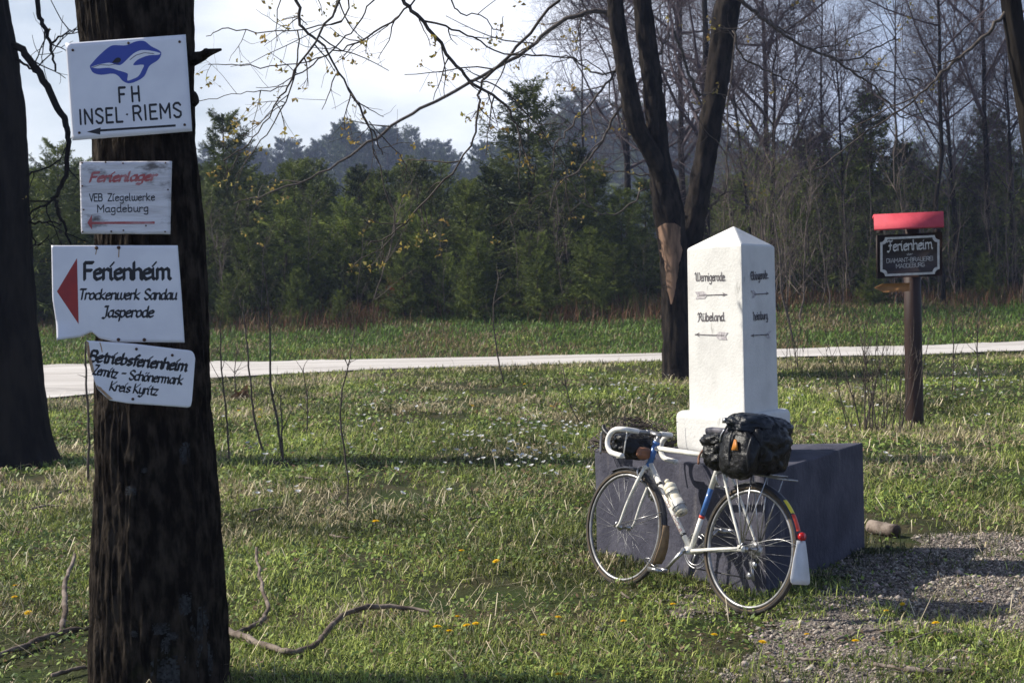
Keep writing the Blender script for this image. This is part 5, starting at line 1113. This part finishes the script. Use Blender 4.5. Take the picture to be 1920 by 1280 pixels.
    A = Acc(); A.tube([st_top, sp], .0128, 12); A.tube([sp + np.array([-.06, .02, .018]), sp + np.array([.08, .02, .016])], .0035, 6); A.tube([sp + np.array([-.06, -.02, .018]), sp + np.array([.08, -.02, .016])], .0035, 6); A.box(sp + np.array([0, 0, .01]), (.04, .05, .02)); B(A, 'seat_post', 'alu')
    prof = [(.155, .018, .0), (.12, .022, .006), (.05, .028, .006), (-.02, .045, .006), (-.08, .07, .012), (-.125, .072, .016), (-.14, .05, .012)]
    A = Acc(); V = []
    n = 14
    for u, w, z in prof:
        for k in range(n):
            a = 2 * math.pi * k / n; V.append((sp[0] + u, math.cos(a) * w, sp[2] + .042 + z + math.sin(a) * (.014 if math.sin(a) > 0 else .026)))
    i = np.arange(len(prof) * n).reshape(-1, n); j = np.roll(i, -1, 1); T = []
    for k in range(1, n - 1): T += [[i[0, 0], i[0, k], i[0, k + 1]], [i[-1, 0], i[-1, k + 1], i[-1, k]]]
    A.add(V, np.stack([i[:-1], j[:-1], j[1:], i[1:]], -1).reshape(-1, 4), T); B(A, 'saddle', 'saddle')
    # cranks
    e = bpy.data.objects.new('crankset', None); COL.objects.link(e); e.parent = b; e.location = bb; e.empty_display_size = .1
    ca = math.radians(-48)        # left crank points forward and down
    for s in (1, -1):
        d = np.array([math.cos(ca), 0, math.sin(ca)]) * (1 if s > 0 else -1)
        A = Acc(); A.tube([(0, s * .05, 0), tuple(d * .08 + np.array([0, s * .062, 0])), tuple(d * .17 + np.array([0, s * .07, 0]))], [.0145, .010, .011], 10); A.lathe([(0, 0), (.014, 0), (.014, .012), (0, .013)], (0, s * .05, 0), (0, s, 0), 12); B(A, 'crank_arm', 'steel', e)
        A = Acc(); c = d * .17; A.tube([tuple(c + np.array([0, s * .07, 0])), tuple(c + np.array([0, s * .165, 0]))], .007, 8)
        for y in (.092, .158): A.box(tuple(c + np.array([0, s * y, 0])), (.088, .005, .024))
        for x in (-.042, .042): A.box(tuple(c + np.array([x, s * .125, 0])), (.005, .061, .014))
        A.tube([tuple(c + np.array([.045, s * .1, .01])), tuple(c + np.array([.095, s * .105, .03])), tuple(c + np.array([.1, s * .13, .05])), tuple(c + np.array([.06, s * .13, .055]))], .003, 6, 4); B(A, 'pedal', 'steel', e, False)
    A = Acc()
    for R_, y in ((.095, -.042), (.078, -.036)):
        A.torus((0, y, 0), R_, .0045, (0, 1, 0), 56, 6, .45)
    for k in range(5): a = k * 1.2566; A.box((.045 * math.cos(a), -.042, .045 * math.sin(a)), (.09, .005, .012), Matrix.Rotation(-a, 3, 'Y'))
    B(A, 'chainring', 'steel', e)
    A = Acc(); up, lw = [bb + np.array([0, -.042, .095]), hub_r + np.array([0, -.044, .043])], [bb + np.array([0, -.042, -.095]), hub_r + np.array([.03, -.044, -.155])]
    for q in (up, lw, [hub_r + np.array([-.03, -.044, -.035]), hub_r + np.array([.0, -.044, -.085])]): A.tube(q, .004, 5)
    B(A, 'chain', 'blackp')
    A = Acc(); A.tube([hub_r + np.array([0, -.068, -.005]), hub_r + np.array([.005, -.07, -.07])], .009, 8); A.box(hub_r + np.array([.018, -.05, -.115]), (.018, .006, .10), Matrix.Rotation(.35, 3, 'Y')); A.lathe([(.004, -.004), (.019, -.004), (.019, .004), (.004, .004)], hub_r + np.array([.003, -.044, -.082]), (0, 1, 0), 14); A.lathe([(.004, -.004), (.019, -.004), (.019, .004), (.004, .004)], hub_r + np.array([.032, -.044, -.142]), (0, 1, 0), 14); B(A, 'derailleur', 'steel', b, False)
    # brakes
    for c in (crown + np.array([.022, 0, -.03]), np.array([.23, 0, .685])):
        A = Acc()
        for s in (-1, 1): A.tube([c + np.array([.02, 0, .03]), c + np.array([.025, s * .038, .01]), c + np.array([.02, s * .03, -.042])], .006, 7, 3); A.box(c + np.array([.015, s * .022, -.048]), (.045, .01, .012))
        B(A, 'brake_caliper', 'steel')
    # mudguards
    def guard(acc, c, R, a0, a1, w, n=40, th=.0018, k=7):
        U = np.linspace(math.radians(a0), math.radians(a1), n); V = []
        for q in (0, 1):
            for u in U:
                for j in range(k):
                    y = (j / (k - 1) - .5) * 2; rr = R - .010 * y * y - q * th; V.append((c[0] + rr * math.cos(u), y * w / 2, c[2] + rr * math.sin(u)))
        i = np.arange(2 * n * k).reshape(2, n, k); Q = [np.stack([i[0, :-1, :-1], i[0, :-1, 1:], i[0, 1:, 1:], i[0, 1:, :-1]], -1).reshape(-1, 4), np.stack([i[1, :-1, :-1], i[1, 1:, :-1], i[1, 1:, 1:], i[1, :-1, 1:]], -1).reshape(-1, 4)]
        for sl in ((0,), (k - 1,)): j = sl[0]; Q.append(np.stack([i[0, :-1, j], i[0, 1:, j], i[1, 1:, j], i[1, :-1, j]], -1).reshape(-1, 4))
        for e_ in (0, n - 1): Q.append(np.stack([i[0, e_, :-1], i[1, e_, :-1], i[1, e_, 1:], i[0, e_, 1:]], -1).reshape(-1, 4))
        acc.add(V, np.concatenate(Q))
    RG = RW + .013
    A = Acc(); guard(A, hub_r, RG, 62, 172, .046); rm = B(A, 'rear_mudguard', 'mudg')
    A = Acc(); guard(A, hub_r, RG + .0016, 128, 142, .040, 12, .001); B(A, 'yellow_sticker', 'yellow', rm)
    A = Acc(); guard(A, hub_r, RG + .0016, 143, 158, .040, 12, .001); B(A, 'red_sticker', 'redst', rm)
    A = Acc(); a = math.radians(163); q = hub_r + np.array([math.cos(a), 0, math.sin(a)]) * (RG + .012); A.lathe([(0, -.012), (.018, -.012), (.022, 0), (.02, .012), (0, .016)], q, (-1, 0, .1), 16); B(A, 'reflector', 'reflect', rm)
    A = Acc(); a = math.radians(171); q0 = hub_r + np.array([math.cos(a), 0, math.sin(a)]) * (RG); V = []
    for (dz, w, dx) in ((.03, .03, .004), (.01, .034, 0), (-.07, .054, -.006), (-.155, .070, -.014), (-.175, .068, -.017), (-.186, .056, -.018)):
        for x in (0, -.003):
            V += [q0 + np.array([dx + x, -w, dz]), q0 + np.array([dx + x, w, dz])]
    n6 = 6; Q = []
    for k in range(n6 - 1): o = 4 * k; Q += [[o, o + 1, o + 5, o + 4], [o + 2, o + 6, o + 7, o + 3], [o, o + 4, o + 6, o + 2], [o + 1, o + 3, o + 7, o + 5]]
    Q += [[0, 2, 3, 1], [20, 21, 23, 22]]; A.add([tuple(v) for v in V], Q); B(A, 'mud_flap', 'flapw', rm, False)
    A = Acc(); guard(A, hub_f, RG, -14, 0, .046); 
    A = Acc(); guard(A, hub_f, RG, 62, 128, .046); guard(A, hub_f, RG, 128.5, 176, .046); fm = B(A, 'front_mudguard', 'mudg')
    A = Acc(); a = math.radians(186); q0 = hub_f + np.array([math.cos(a), 0, math.sin(a)]) * (RG - .002); V = []
    for (u_, w) in ((172, .023), (180, .026), (192, .034), (203, .037), (209, .030)):
        a = math.radians(u_); e0 = hub_f + np.array([math.cos(a), 0, math.sin(a)]) * (RG + .002)
        for x in (0, -.003): V += [e0 + np.array([x, -w, 0]), e0 + np.array([x, w, 0])]
    Q = []
    for k in range(4): o = 4 * k; Q += [[o, o + 1, o + 5, o + 4], [o + 2, o + 6, o + 7, o + 3], [o, o + 4, o + 6, o + 2], [o + 1, o + 3, o + 7, o + 5]]
    Q += [[0, 2, 3, 1], [16, 17, 19, 18]]; A.add([tuple(v) for v in V], Q); B(A, 'mud_flap', 'flapt', fm, False)
    A = Acc()
    for s in (-1, 1):
        A.tube([hub_r + np.array([0, s * .06, .01]), hub_r + np.array([-.22, s * .045, .075]), hub_r + np.array([-.985 * RG, s * .026, .17 * RG])], .0022, 5, 4)
        A.tube([hub_f + np.array([0, s * .058, .01]), hub_f + np.array([math.cos(math.radians(160)) * RG, s * .026, math.sin(math.radians(160)) * RG])], .0022, 5)
    B(A, 'mudguard_stays', 'steel')
    # rack
    zr = .735; A = Acc()
    for s in (-1, 1):
        A.tube([(.215, s * .018, .72), (.17, s * .055, zr), (-.20, s * .06, zr - .018), (-.235, s * .03, zr - .02)], .0042, 7, 4)
        for x in (.09, -.02, -.13): A.tube([hub_r + np.array([-.005, s * .064, .02]), np.array([x, s * .06, zr - .006 - .045 * (.17 - x) * .3])], .0038, 6)
    for x in (.15, .05, -.06, -.16): A.tube([(x, -.058, zr - .004), (x, .058, zr - .004)], .0036, 6)
    A.tube([(-.235, -.03, zr - .02), (-.235, .03, zr - .02)], .0042, 6); B(A, 'luggage_rack', 'steel')
    # lamp, dynamo, pump, cage
    A = Acc(); c = hub_f + np.array([-.105, -.075, .235]); A.lathe([(0, -.05), (.016, -.048), (.019, -.01), (.019, .03), (.008, .036), (.008, .045), (.011, .05), (.011, .065), (0, .067)], c, (.3, 0, 1), 14); B(A, 'dynamo', 'steel')
    A = Acc(); c = hub_f + np.array([-.13, -.095, .20]); A.lathe([(0, -.035), (.02, -.03), (.033, .0), (.036, .012), (.0, .016)], c, (1, 0, 0), 16); B(A, 'headlamp', 'alu')
    cg = lerp(lerp(ht_b, ht_t, .12), bb, .52); nu2 = np.array([nu[0], 0, nu[2]]); A = Acc(); cc = cg + nu2 * .056
    for k in (-.055, .04): A.torus(cc + ax * k, .0395, .0025, ax, 28, 6)
    for s in (-1, 1): A.tube([cc + ax * -.055 + np.array([0, s * .0395, 0]), cc + ax * .075 + np.array([0, s * .036, 0]), cc + ax * .085 + np.array([0, s * .005, 0])], .0025, 6)
    A.tube([cg + nu2 * .0165 + ax * -.06, cg + nu2 * .0165 + ax * .08, cc + ax * .087], .0025, 6); B(A, 'bottle_cage', 'steel')
    def world(v): return mwx @ Vector(tuple(v))
    def local_thing(name, o0, label, cat):
        m = mwx @ Matrix.Translation(Vector(tuple(o0))); t = empty(name, mw=m); return tag(t, label, cat)
    # drinking bottle in the cage
    q = Vector((0, 0, 1)).rotation_difference(Vector(tuple(-ax))).to_matrix().to_4x4(); t = empty('drinking_bottle', mw=mwx @ Matrix.Translation(Vector(tuple(cc - ax * -.082))) @ q); tag(t, 'ivory drinking bottle held in the cage on the bicycle frame', 'bottle')
    A = Acc(); A.lathe([(0, 0), (.032, .0), (.036, .006), (.036, .105), (.034, .112), (.0315, .118), (.0315, .124), (.036, .130), (.036, .158), (.034, .163)], (0, 0, 0), (0, 0, 1), 28); A.build('body', MT['bottle'], t, True)
    A = Acc(); A.lathe([(.0364, .012), (.0364, .085)], (0, 0, 0), (0, 0, 1), 28); A.build('print', MT['bottleg'], t, True)
    A = Acc(); A.lathe([(.0335, .160), (.0365, .164), (.0365, .185), (.028, .196), (.012, .202), (.011, .212), (.0145, .214), (.0145, .226), (.009, .231), (0, .231)], (0, 0, 0), (0, 0, 1), 28); A.build('cap', MT['bottle'], t, True)
    # bags: lumpy nylon bodies
    def lump(name, c, rad, m, par, seed, amp=.18, n=56, sq=2.6, fold=3.2, rot=None):
        th = np.linspace(0, math.pi, n // 2); ph = np.arange(n) * 2 * math.pi / n; T_, H_ = np.meshgrid(th, ph, indexing='ij')
        d = np.stack([np.sin(T_) * np.cos(H_), np.sin(T_) * np.sin(H_), np.cos(T_)], -1); e_ = (np.abs(d) ** sq).sum(-1, keepdims=True) ** (-1 / sq)
        x = d * e_; nz_ = fbm(d[..., 0] * fold + seed, d[..., 1] * fold, d[..., 2] * fold, 3) - .5; rg = np.abs(fbm(d[..., 0] * fold * 1.7, d[..., 1] * fold * 1.7 + seed, d[..., 2] * fold * 1.7, 3) - .5)
        x = x * (1 + amp * nz_ * 2 - amp * .9 * np.exp(-rg * 22))[..., None] * np.array(rad)
        if rot is not None: x = x @ np.array(Matrix.Rotation(rot, 3, 'Y')).T
        x = x + np.array(c); i = np.arange(x.shape[0] * n).reshape(-1, n); j = np.roll(i, -1, 1)
        A = Acc().add(x.reshape(-1, 3), np.stack([i[:-1], i[1:], j[1:], j[:-1]], -1).reshape(-1, 4)); o = A.build(name, MT[m], par, True); return o
    o0 = np.array([.02, .0, zr + .005]); t = local_thing('luggage_bundle', o0, 'bulging black nylon bags strapped on the bicycle rack behind the saddle', 'bag')
    lump('body', (-.035, .03, .125), (.155, .165, .145), 'nylon', t, 3.0, .13, 72); lump('top_roll', (-.03, .03, .225), (.125, .2, .075), 'nylonb', t, 8.0, .14, 60); lump('side_pouch', (-.06, .185, .075), (.125, .06, .125), 'nylon', t, 21.0, .1, 48)
    A = Acc(); A.tube([(-.05, .243, .19), (-.05, .252, .10), (-.05, .235, .0)], [.006, .006, .006], 6, 4); A.build('strap', MT['blackp'], t, True); A = Acc(); A.tube([(-.17, .22, .17), (-.17, .238, .09), (-.165, .215, .0)], .006, 6, 4); A.build('strap', MT['blackp'], t, True); A = Acc(); A.tube([(.06, .15, .25), (.10, .17, .14), (.09, .13, .02)], .006, 6, 4); A.build('strap', MT['blackp'], t, True)
    A = Acc(); V = [(-.113, .2535, .095), (-.068, .2535, .095), (-.081, .2535, .15), (-.096, .2535, .15)]; A.add(V + [(x, .2475, z) for x, y, z in V], [[0, 1, 2, 3], [7, 6, 5, 4], [0, 4, 5, 1], [1, 5, 6, 2], [2, 6, 7, 3], [3, 7, 4, 0]]); A.build('orange_patch', MT['orange'], t)
    A = Acc(); A.tube([(.02, .225, .20), (.035, .232, .165), (.045, .225, .13)], .005, 6, 3); A.box((.055, .2, .245), (.02, .012, .03)); A.build('buckle', MT['steel'], t, True)
    o0 = np.array([.222, .0, .775]); t = local_thing('saddle_bag', o0, 'smaller crumpled black bag hanging below the bicycle saddle', 'bag')
    lump('body', (-.01, .07, .035), (.10, .085, .095), 'nylon', t, 13.0, .2, 64, 2.3, 2.6); lump('flap', (.0, .08, .10), (.10, .08, .045), 'nylon', t, 17.0, .2, 48)
    A = Acc(); A.tube([(.08, .11, .05), (.097, .12, .01), (.085, .13, -.03)], .006, 6, 4); A.build('strap', MT['brown'], t, True)
    hb = clamp + np.array([.055, 0, -.085]); t = local_thing('handlebar_bag', hb, 'small black bag with brown leather end hung inside the drop handlebar', 'bag')
    lump('body', (.025, .03, .0), (.098, .135, .078), 'nylon', t, 31.0, .16, 56)
    lump('leather_end', (-.085, .05, -.035), (.024, .05, .035), 'brown', t, 5.0, .1, 36)
    A = Acc(); A.tube([(-.03, .145, .075), (-.045, .158, .06), (-.035, .155, -.05)], .0035, 6); A.build('strap', MT['tape'], t, True); A = Acc(); A.tube([(-.04, .15, -.07), (.03, .148, -.075)], .0035, 6); A.build('strap', MT['tape'], t, True)
bicycle()

# ================================================================== SMALL THINGS ON THE GROUND
r = np.random.default_rng(99)
# brushwood heap behind the plinth's left corner
def heap():
    c = (BLK[1] + (BLK[2] - BLK[1]) * .17); c = Vector((c.x - .12, c.y - .10, 0)); t_ = c
    base = onz(1190, 846, ZB + BLOCK_H); A = Acc(); N = 420; K = 7
    P_, R_ = [], []
    for k in range(N):
        a = r.uniform(0, 6.28); rad = r.uniform(.04, .25); l = r.uniform(.5, 1.6); z0 = r.uniform(.004, .21) * (1 - (rad / .29) ** 2); s = np.linspace(-.5, .5, K) * l
        x = rad * np.cos(a + s) * 1.15 ; y = rad * np.sin(a + s) * .5; z = z0 + .02 * np.sin(s * 3 + a) + .012
        P_.append(np.stack([x, y, np.maximum(z, .006)], -1)); R_.append(np.linspace(1, .5, K) * r.uniform(.0022, .0055))
    A.tubes(np.array(P_), np.array(R_), 5); P_, R_ = [], []
    for k in range(26):
        a = r.uniform(0, 6.28); d = np.array([math.cos(a), math.sin(a) * .5, r.uniform(-.02, .35)]); p = np.array([r.normal(0, .09), r.normal(0, .04), r.uniform(.02, .1)]); s = np.linspace(0, r.uniform(.15, .34), K)
        P_.append(p + d * s[:, None] + np.cumsum(r.normal(0, .004, (K, 3)), 0)); R_.append(np.linspace(1, .4, K) * .004)
    P_ = np.array(P_); P_[..., 2] = np.maximum(P_[..., 2], .005); A.tubes(P_, np.array(R_), 5); o = A.build('twig_heap', MT['twig'], None, True); o.location = base; tag(o, 'nest like heap of dry twigs on the left corner of the plinth', 'twig heap')
heap()
def stick(pts, label, name='fallen_branch', n=5, fork=None, lift=.0, m='deadwood', group=None):
    A = Acc()
    for q in [pts] + (fork or []):
        p3 = [G(a, b) + Vector((0, 0, (w / 2 / FPX * G(a, b).y) * .7 + .022 + (e[0] if e else 0))) for a, b, w, *e in q]; rr = [w / 2 / FPX * p.y for (a, b, w, *e), p in zip(q, p3)]
        c, cr = catmull([tuple(p) for p in p3], rr, n); c = c + r.normal(0, .003, c.shape); cr = cr * r.uniform(.85, 1.15, len(cr)); A.tubes(c[None], cr[None], 9)
    o = A.build(name, MT[m], None, True, center=True); tag(o, label, 'branch', group); return o
stick([(425, 1196, 15), (455, 1206, 14), (500, 1224, 13), (545, 1234, 12), (590, 1222, 12), (612, 1204, 11, .02), (640, 1178, 10, .03), (690, 1160, 10, .03), (760, 1156, 8, .02), (822, 1159, 4)], 'long curved dead branch lying in the grass right of the sign trunk')
stick([(425, 1200, 9), (465, 1190, 9), (492, 1172, 9), (503, 1155, 8, .03), (490, 1128, 7, .08), (480, 1085, 5, .16)], 'short crooked dead branch with its tip up, beside the sign trunk')
stick([(-30, 1250, 12), (40, 1226, 12), (90, 1206, 12), (116, 1196, 11), (165, 1188, 8)], 'forked dead branch left of the sign trunk, one fork pointing up', fork=[[(116, 1196, 11), (122, 1172, 11, .05), (126, 1145, 9, .14), (144, 1120, 6, .22)]])
stick([(100, 1278, 9), (140, 1266, 8), (170, 1260, 6)], 'thin dead stick at the foot of the sign trunk, lower left')
stick([(1700, 1268, 12), (1740, 1272, 12), (1785, 1270, 10)], 'short thick dead stick on the gravel at the bottom edge')
stick([(1640, 1256, 8), (1670, 1262, 7), (1705, 1270, 5)], 'pale thin stick left of the thick one on the gravel')
stick([(1565, 1210, 6), (1605, 1198, 6), (1650, 1188, 4)], 'thin dark twig on the gravel below the bicycle')
stick([(1705, 1210, 5), (1740, 1198, 4), (1770, 1186, 3)], 'thin pale twig near the dandelion on the gravel')
stick([(1490, 1244, 6), (1520, 1248, 6), (1545, 1250, 4)], 'small dark twig at the bottom of the track')
for k, (a, b) in enumerate([(1165, 1120), (1300, 800), (620, 1010), (880, 980), (470, 965), (1700, 940), (560, 900), (1790, 1230), (60, 960), (110, 930)]):
    w = r.uniform(30, 60); s = r.choice([-1, 1]); stick([(a, b, 5), (a + w * .5, b + s * r.uniform(2, 10), 4), (a + w, b + s * r.uniform(2, 14), 3)], 'small dry twig lying in the grass', 'twig', group='small twigs in the grass')
def leaf_clump():
    g = G(455, 748); A = Acc(); leaf_quads(A, np.array([[0, 0, .06], [.04, 0, .04], [-.05, 0, .04]]), r, 16, .11, .035); o = A.build('leaf_clump', MT['deadleaf']); o.location = g; tag(o, 'clump of brown dead leaves in the grass near the road', 'leaf clump')
leaf_clump()
# round log by the plinth
def log():
    g = G(1660, 1004); t = empty('log', g); tag(t, 'short sawn log lying in the grass right of the plinth', 'log'); d = Vector((.55, -.8, -.03)).normalized(); R_ = .048
    c = Vector((0, 0, R_ * .9)); A = Acc(); A.tube([c - d * .13, c - d * .05, c + d * .05, c + d * .095], [R_ * 1.02, R_, R_ * .97, R_], 22); A.build('bark', MT['deadwood'], t, True)
    A = Acc(); A.lathe([(0, .004), (R_ * .9, .003), (R_ * .98, 0)], c + d * .0955, d, 22); A.build('cut_end', MT['logend'], t)
log()
# thin saplings and stems in the clearing
def sapling(pts, label, seed, twig=.16, n=8):
    rr = np.random.default_rng(seed); b = G(pts[0][0], pts[0][1]); D = b.y
    q = np.array([tuple(P(x, y, D)) for x, y, w in pts]); q[0] = tuple(b - Vector((0, 0, .02))); rad = np.array([w * .29 / FPX * D for x, y, w in pts]); c, cr = catmull(q, rad, 6); c[1:] += rr.normal(0, .003, c[1:].shape)
    t = empty('sapling', b); tag(t, label, 'sapling'); A = Acc(); A.tubes(c[None], cr[None], 6); o = A.build('stem', MT['twig'], t, True); o.location = -b
    P1, R1 = grow(c[None], cr[None], n, .25, 1, 45, 14, twig * D / 8, .4, .0022 * D / 8, 5, .14, .06, rr); A = Acc(); A.tubes(P1, R1, 4); o = A.build('twigs', MT['twig'], t, True); o.location = -b
for k, (pts, lb) in enumerate([
    ([(430, 868, 7), (425, 780, 6), (415, 690, 5), (412, 600, 3)], 'thin bare sapling just right of the sign trunk'),
    ([(495, 850, 8), (478, 790, 7), (468, 700, 6), (460, 620, 5), (450, 560, 3)], 'leaning bare sapling, second one right of the sign trunk'),
    ([(530, 862, 9), (520, 790, 8), (508, 720, 7), (506, 620, 6), (500, 540, 5), (492, 490, 3)], 'tall bare sapling with forked top before the reddish brambles'),
    ([(531, 872, 6), (528, 800, 5), (527, 740, 3)], 'short bare stem beside the tall forked sapling'),
    ([(650, 960, 4), (652, 900, 6), (640, 800, 6), (640, 740, 5), (655, 680, 4), (665, 620, 3)], 'bare sapling standing alone in the middle of the grass'),
    ([(575, 815, 5), (576, 750, 4), (568, 690, 3)], 'thin pale bare stem between two saplings in the grass'),
    ([(945, 720, 5), (930, 650, 5), (925, 580, 4), (935, 520, 3)], 'bare sapling on the far side of the grass, in front of the road'),
    ([(165, 905, 9), (166, 800, 8), (162, 720, 7), (160, 640, 5)], 'dark straight stem close to the left side of the sign trunk'),
    ([(442, 740, 4), (440, 690, 3), (446, 655, 2)], 'small pale stem near the road, right of the sign trunk'),
    ([(1095, 800, 4), (1070, 760, 4), (1055, 690, 3)], 'thin leaning stem left of the plinth'),
    ([(1785, 735, 4), (1788, 660, 4), (1785, 590, 3)], 'thin bare stem by the road right of the post'),
    ([(1838, 725, 4), (1832, 650, 4), (1836, 580, 2)], 'bare stem by the road, farther right of the post'),
    ([(1488, 640, 6), (1476, 590, 8), (1465, 545, 7), (1462, 480, 6), (1450, 400, 4)], 'bare young tree on the bank right beside the milestone')]):
    sapling(pts, lb, 200 + k)
# multi stemmed bush left of the post
def bush(base_px, n, spread, hpx, label, seed):
    rr = np.random.default_rng(seed); b = G(*base_px); D = b.y; t = empty('bare_bush', b); tag(t, label, 'bush'); m = D / FPX
    for k in range(n):
        x = rr.normal(0, spread * .35) * m; a = rr.normal(0, .16) + x * .25; h = rr.uniform(.55, 1.0) * hpx * m; K = 8; s = np.linspace(0, 1, K)
        q = np.stack([x + np.sin(a) * h * s + rr.normal(0, .02) * s ** 2 * 2, rr.normal(0, spread * .25) * m + rr.normal(0, .12) * h * s, h * s - .03], -1) + np.cumsum(rr.normal(0, .006, (K, 3)), 0)
        A = Acc(); A.tubes(q[None], (np.linspace(1, .3, K) * rr.uniform(.004, .010))[None], 6); P1, R1 = grow(q[None], np.full((1, K), .006), 5, .45, 1, 28, 10, .25, .4, .004, 5, .1, .1, rr); A.tubes(P1, R1, 4); A.build('stem', MT['twig'], t, True)
bush((1640, 812), 26, 75, 235, 'bare bush of thin upright stems left of the sign post', 1)
bush((1500, 700), 9, 40, 120, 'small bare bush by the road behind the right side of the plinth', 2)
# dandelions and white spring flowers
def flower(name, R_, petals, m_p, m_c, h, layers=1, up=.25):
    t = empty(name); A = Acc(); A.tube([(0, 0, -.01), (.004, .002, h * .5), (0, 0, h)], .0016, 5); A.build('stem', MT['stemg'], t, True); A = Acc()
    for L in range(layers):
        f = 1 - L * .3
        for k in range(petals):
            a = k * 6.283 / petals + L * .25; d = np.array([math.cos(a), math.sin(a), 0]); s = np.array([-d[1], d[0], 0]); w = R_ * 2.2 / petals * (1.25 if petals < 9 else 1.0); z = np.array([0, 0, 1])
            b = z * (h + .002 * L); A.add([tuple(b), tuple(b + d * R_ * f * .6 + s * w + z * R_ * up * f * (1 + L)), tuple(b + d * R_ * f + z * R_ * up * .9 * f * (1 + L)), tuple(b + d * R_ * f * .6 - s * w + z * R_ * up * f * (1 + L))], None, [[0, 1, 2], [0, 2, 3]])
    A.build('petals', m_p, t); A = Acc(); A.lathe([(0, -.001), (R_ * .28, .0), (R_ * .2, .004), (0, .006)], (0, 0, h + .003), (0, 0, 1), 8); A.build('centre', m_c, t); return (t, list(t.children))
DF = flower('dandelion', .020, 16, MT['petaly'], MT['petaly'], .05, 3, .18)
for x, y in [(865, 1036), (935, 1056), (820, 1186), (842, 1190), (878, 1182), (893, 1176), (857, 1163), (1045, 1163), (1019, 1197), (1048, 1273), (1338, 1195), (1427, 1213), (30, 1100), (28, 1123), (56, 1152), (487, 766), (485, 781), (448, 768), (885, 757), (985, 717), (1032, 760), (1572, 784), (1262, 1136), (1170, 1168), (705, 985)]:
    g = G(x, y + 13); place(DF, g, r.uniform(0, 6.28), r.uniform(.85, 1.25) * np.clip(g.y / 8, 1, 1.5), 'yellow dandelion flower open in the short grass', 'dandelion', 'dandelions in the grass', r.normal(0, .2))
for x, y in [(1514, 1194), (1694, 1135), (1838, 1133), (1757, 1179), (1604, 1212), (1662, 1150)]:
    g = G(x, y + 10); place(DF, g, r.uniform(0, 6.28), r.uniform(.75, 1.1), 'orange yellow dandelion flower on the stony track', 'dandelion', 'dandelions on the track', r.normal(0, .2))
AF = flower('white_flower', .021, 6, MT['petalw'], MT['petaly'], .13, 1, .8)
boxes = [((420, 1110), (700, 960), 46), ((830, 1112), (815, 915), 72), ((1090, 1262), (712, 778), 44), ((1480, 1900), (690, 800), 62), ((560, 830), (700, 860), 34), ((1380, 1700), (810, 920), 14), ((420, 640), (740, 960), 10), ((930, 1110), (790, 845), 36), ((1760, 1920), (690, 760), 16)]
for (x0, x1), (y0, y1), n in boxes:
    for k in range(n):
        x = np.clip(r.normal((x0 + x1) / 2, (x1 - x0) * .3), x0, x1); y = np.clip(r.normal((y0 + y1) / 2, (y1 - y0) * .3), y0, y1); g = G(x, y)
        if bool(in_tri(np.array([g.x]), np.array([g.y]), BLK, .03)[0]): continue
        place(AF, g, r.uniform(0, 6.28), r.uniform(.85, 1.3), 'small white wild flower standing in the grass of the clearing', 'flower', 'white flowers in the grass', r.normal(.25, .25))
# ------------------------------------------------------------------ air
def haze():
    A = Acc(); A.box((0, 172, 24.0), (560, 420, 52)); o = A.build('haze', None); m = bpy.data.materials.new('haze_air'); m.use_nodes = True; n = m.node_tree.nodes; n.remove(n['Principled BSDF'])
    v = n.new('ShaderNodeVolumePrincipled'); v.inputs['Density'].default_value = .0006; v.inputs['Color'].default_value = (.55, .66, 1.0, 1); v.inputs['Anisotropy'].default_value = .1
    m.node_tree.links.new(v.outputs[0], n['Material Output'].inputs['Volume']); o.data.materials.append(m); tag(o, 'thin bluish air between the clearing and the far forest', 'haze', kind='stuff')
haze()
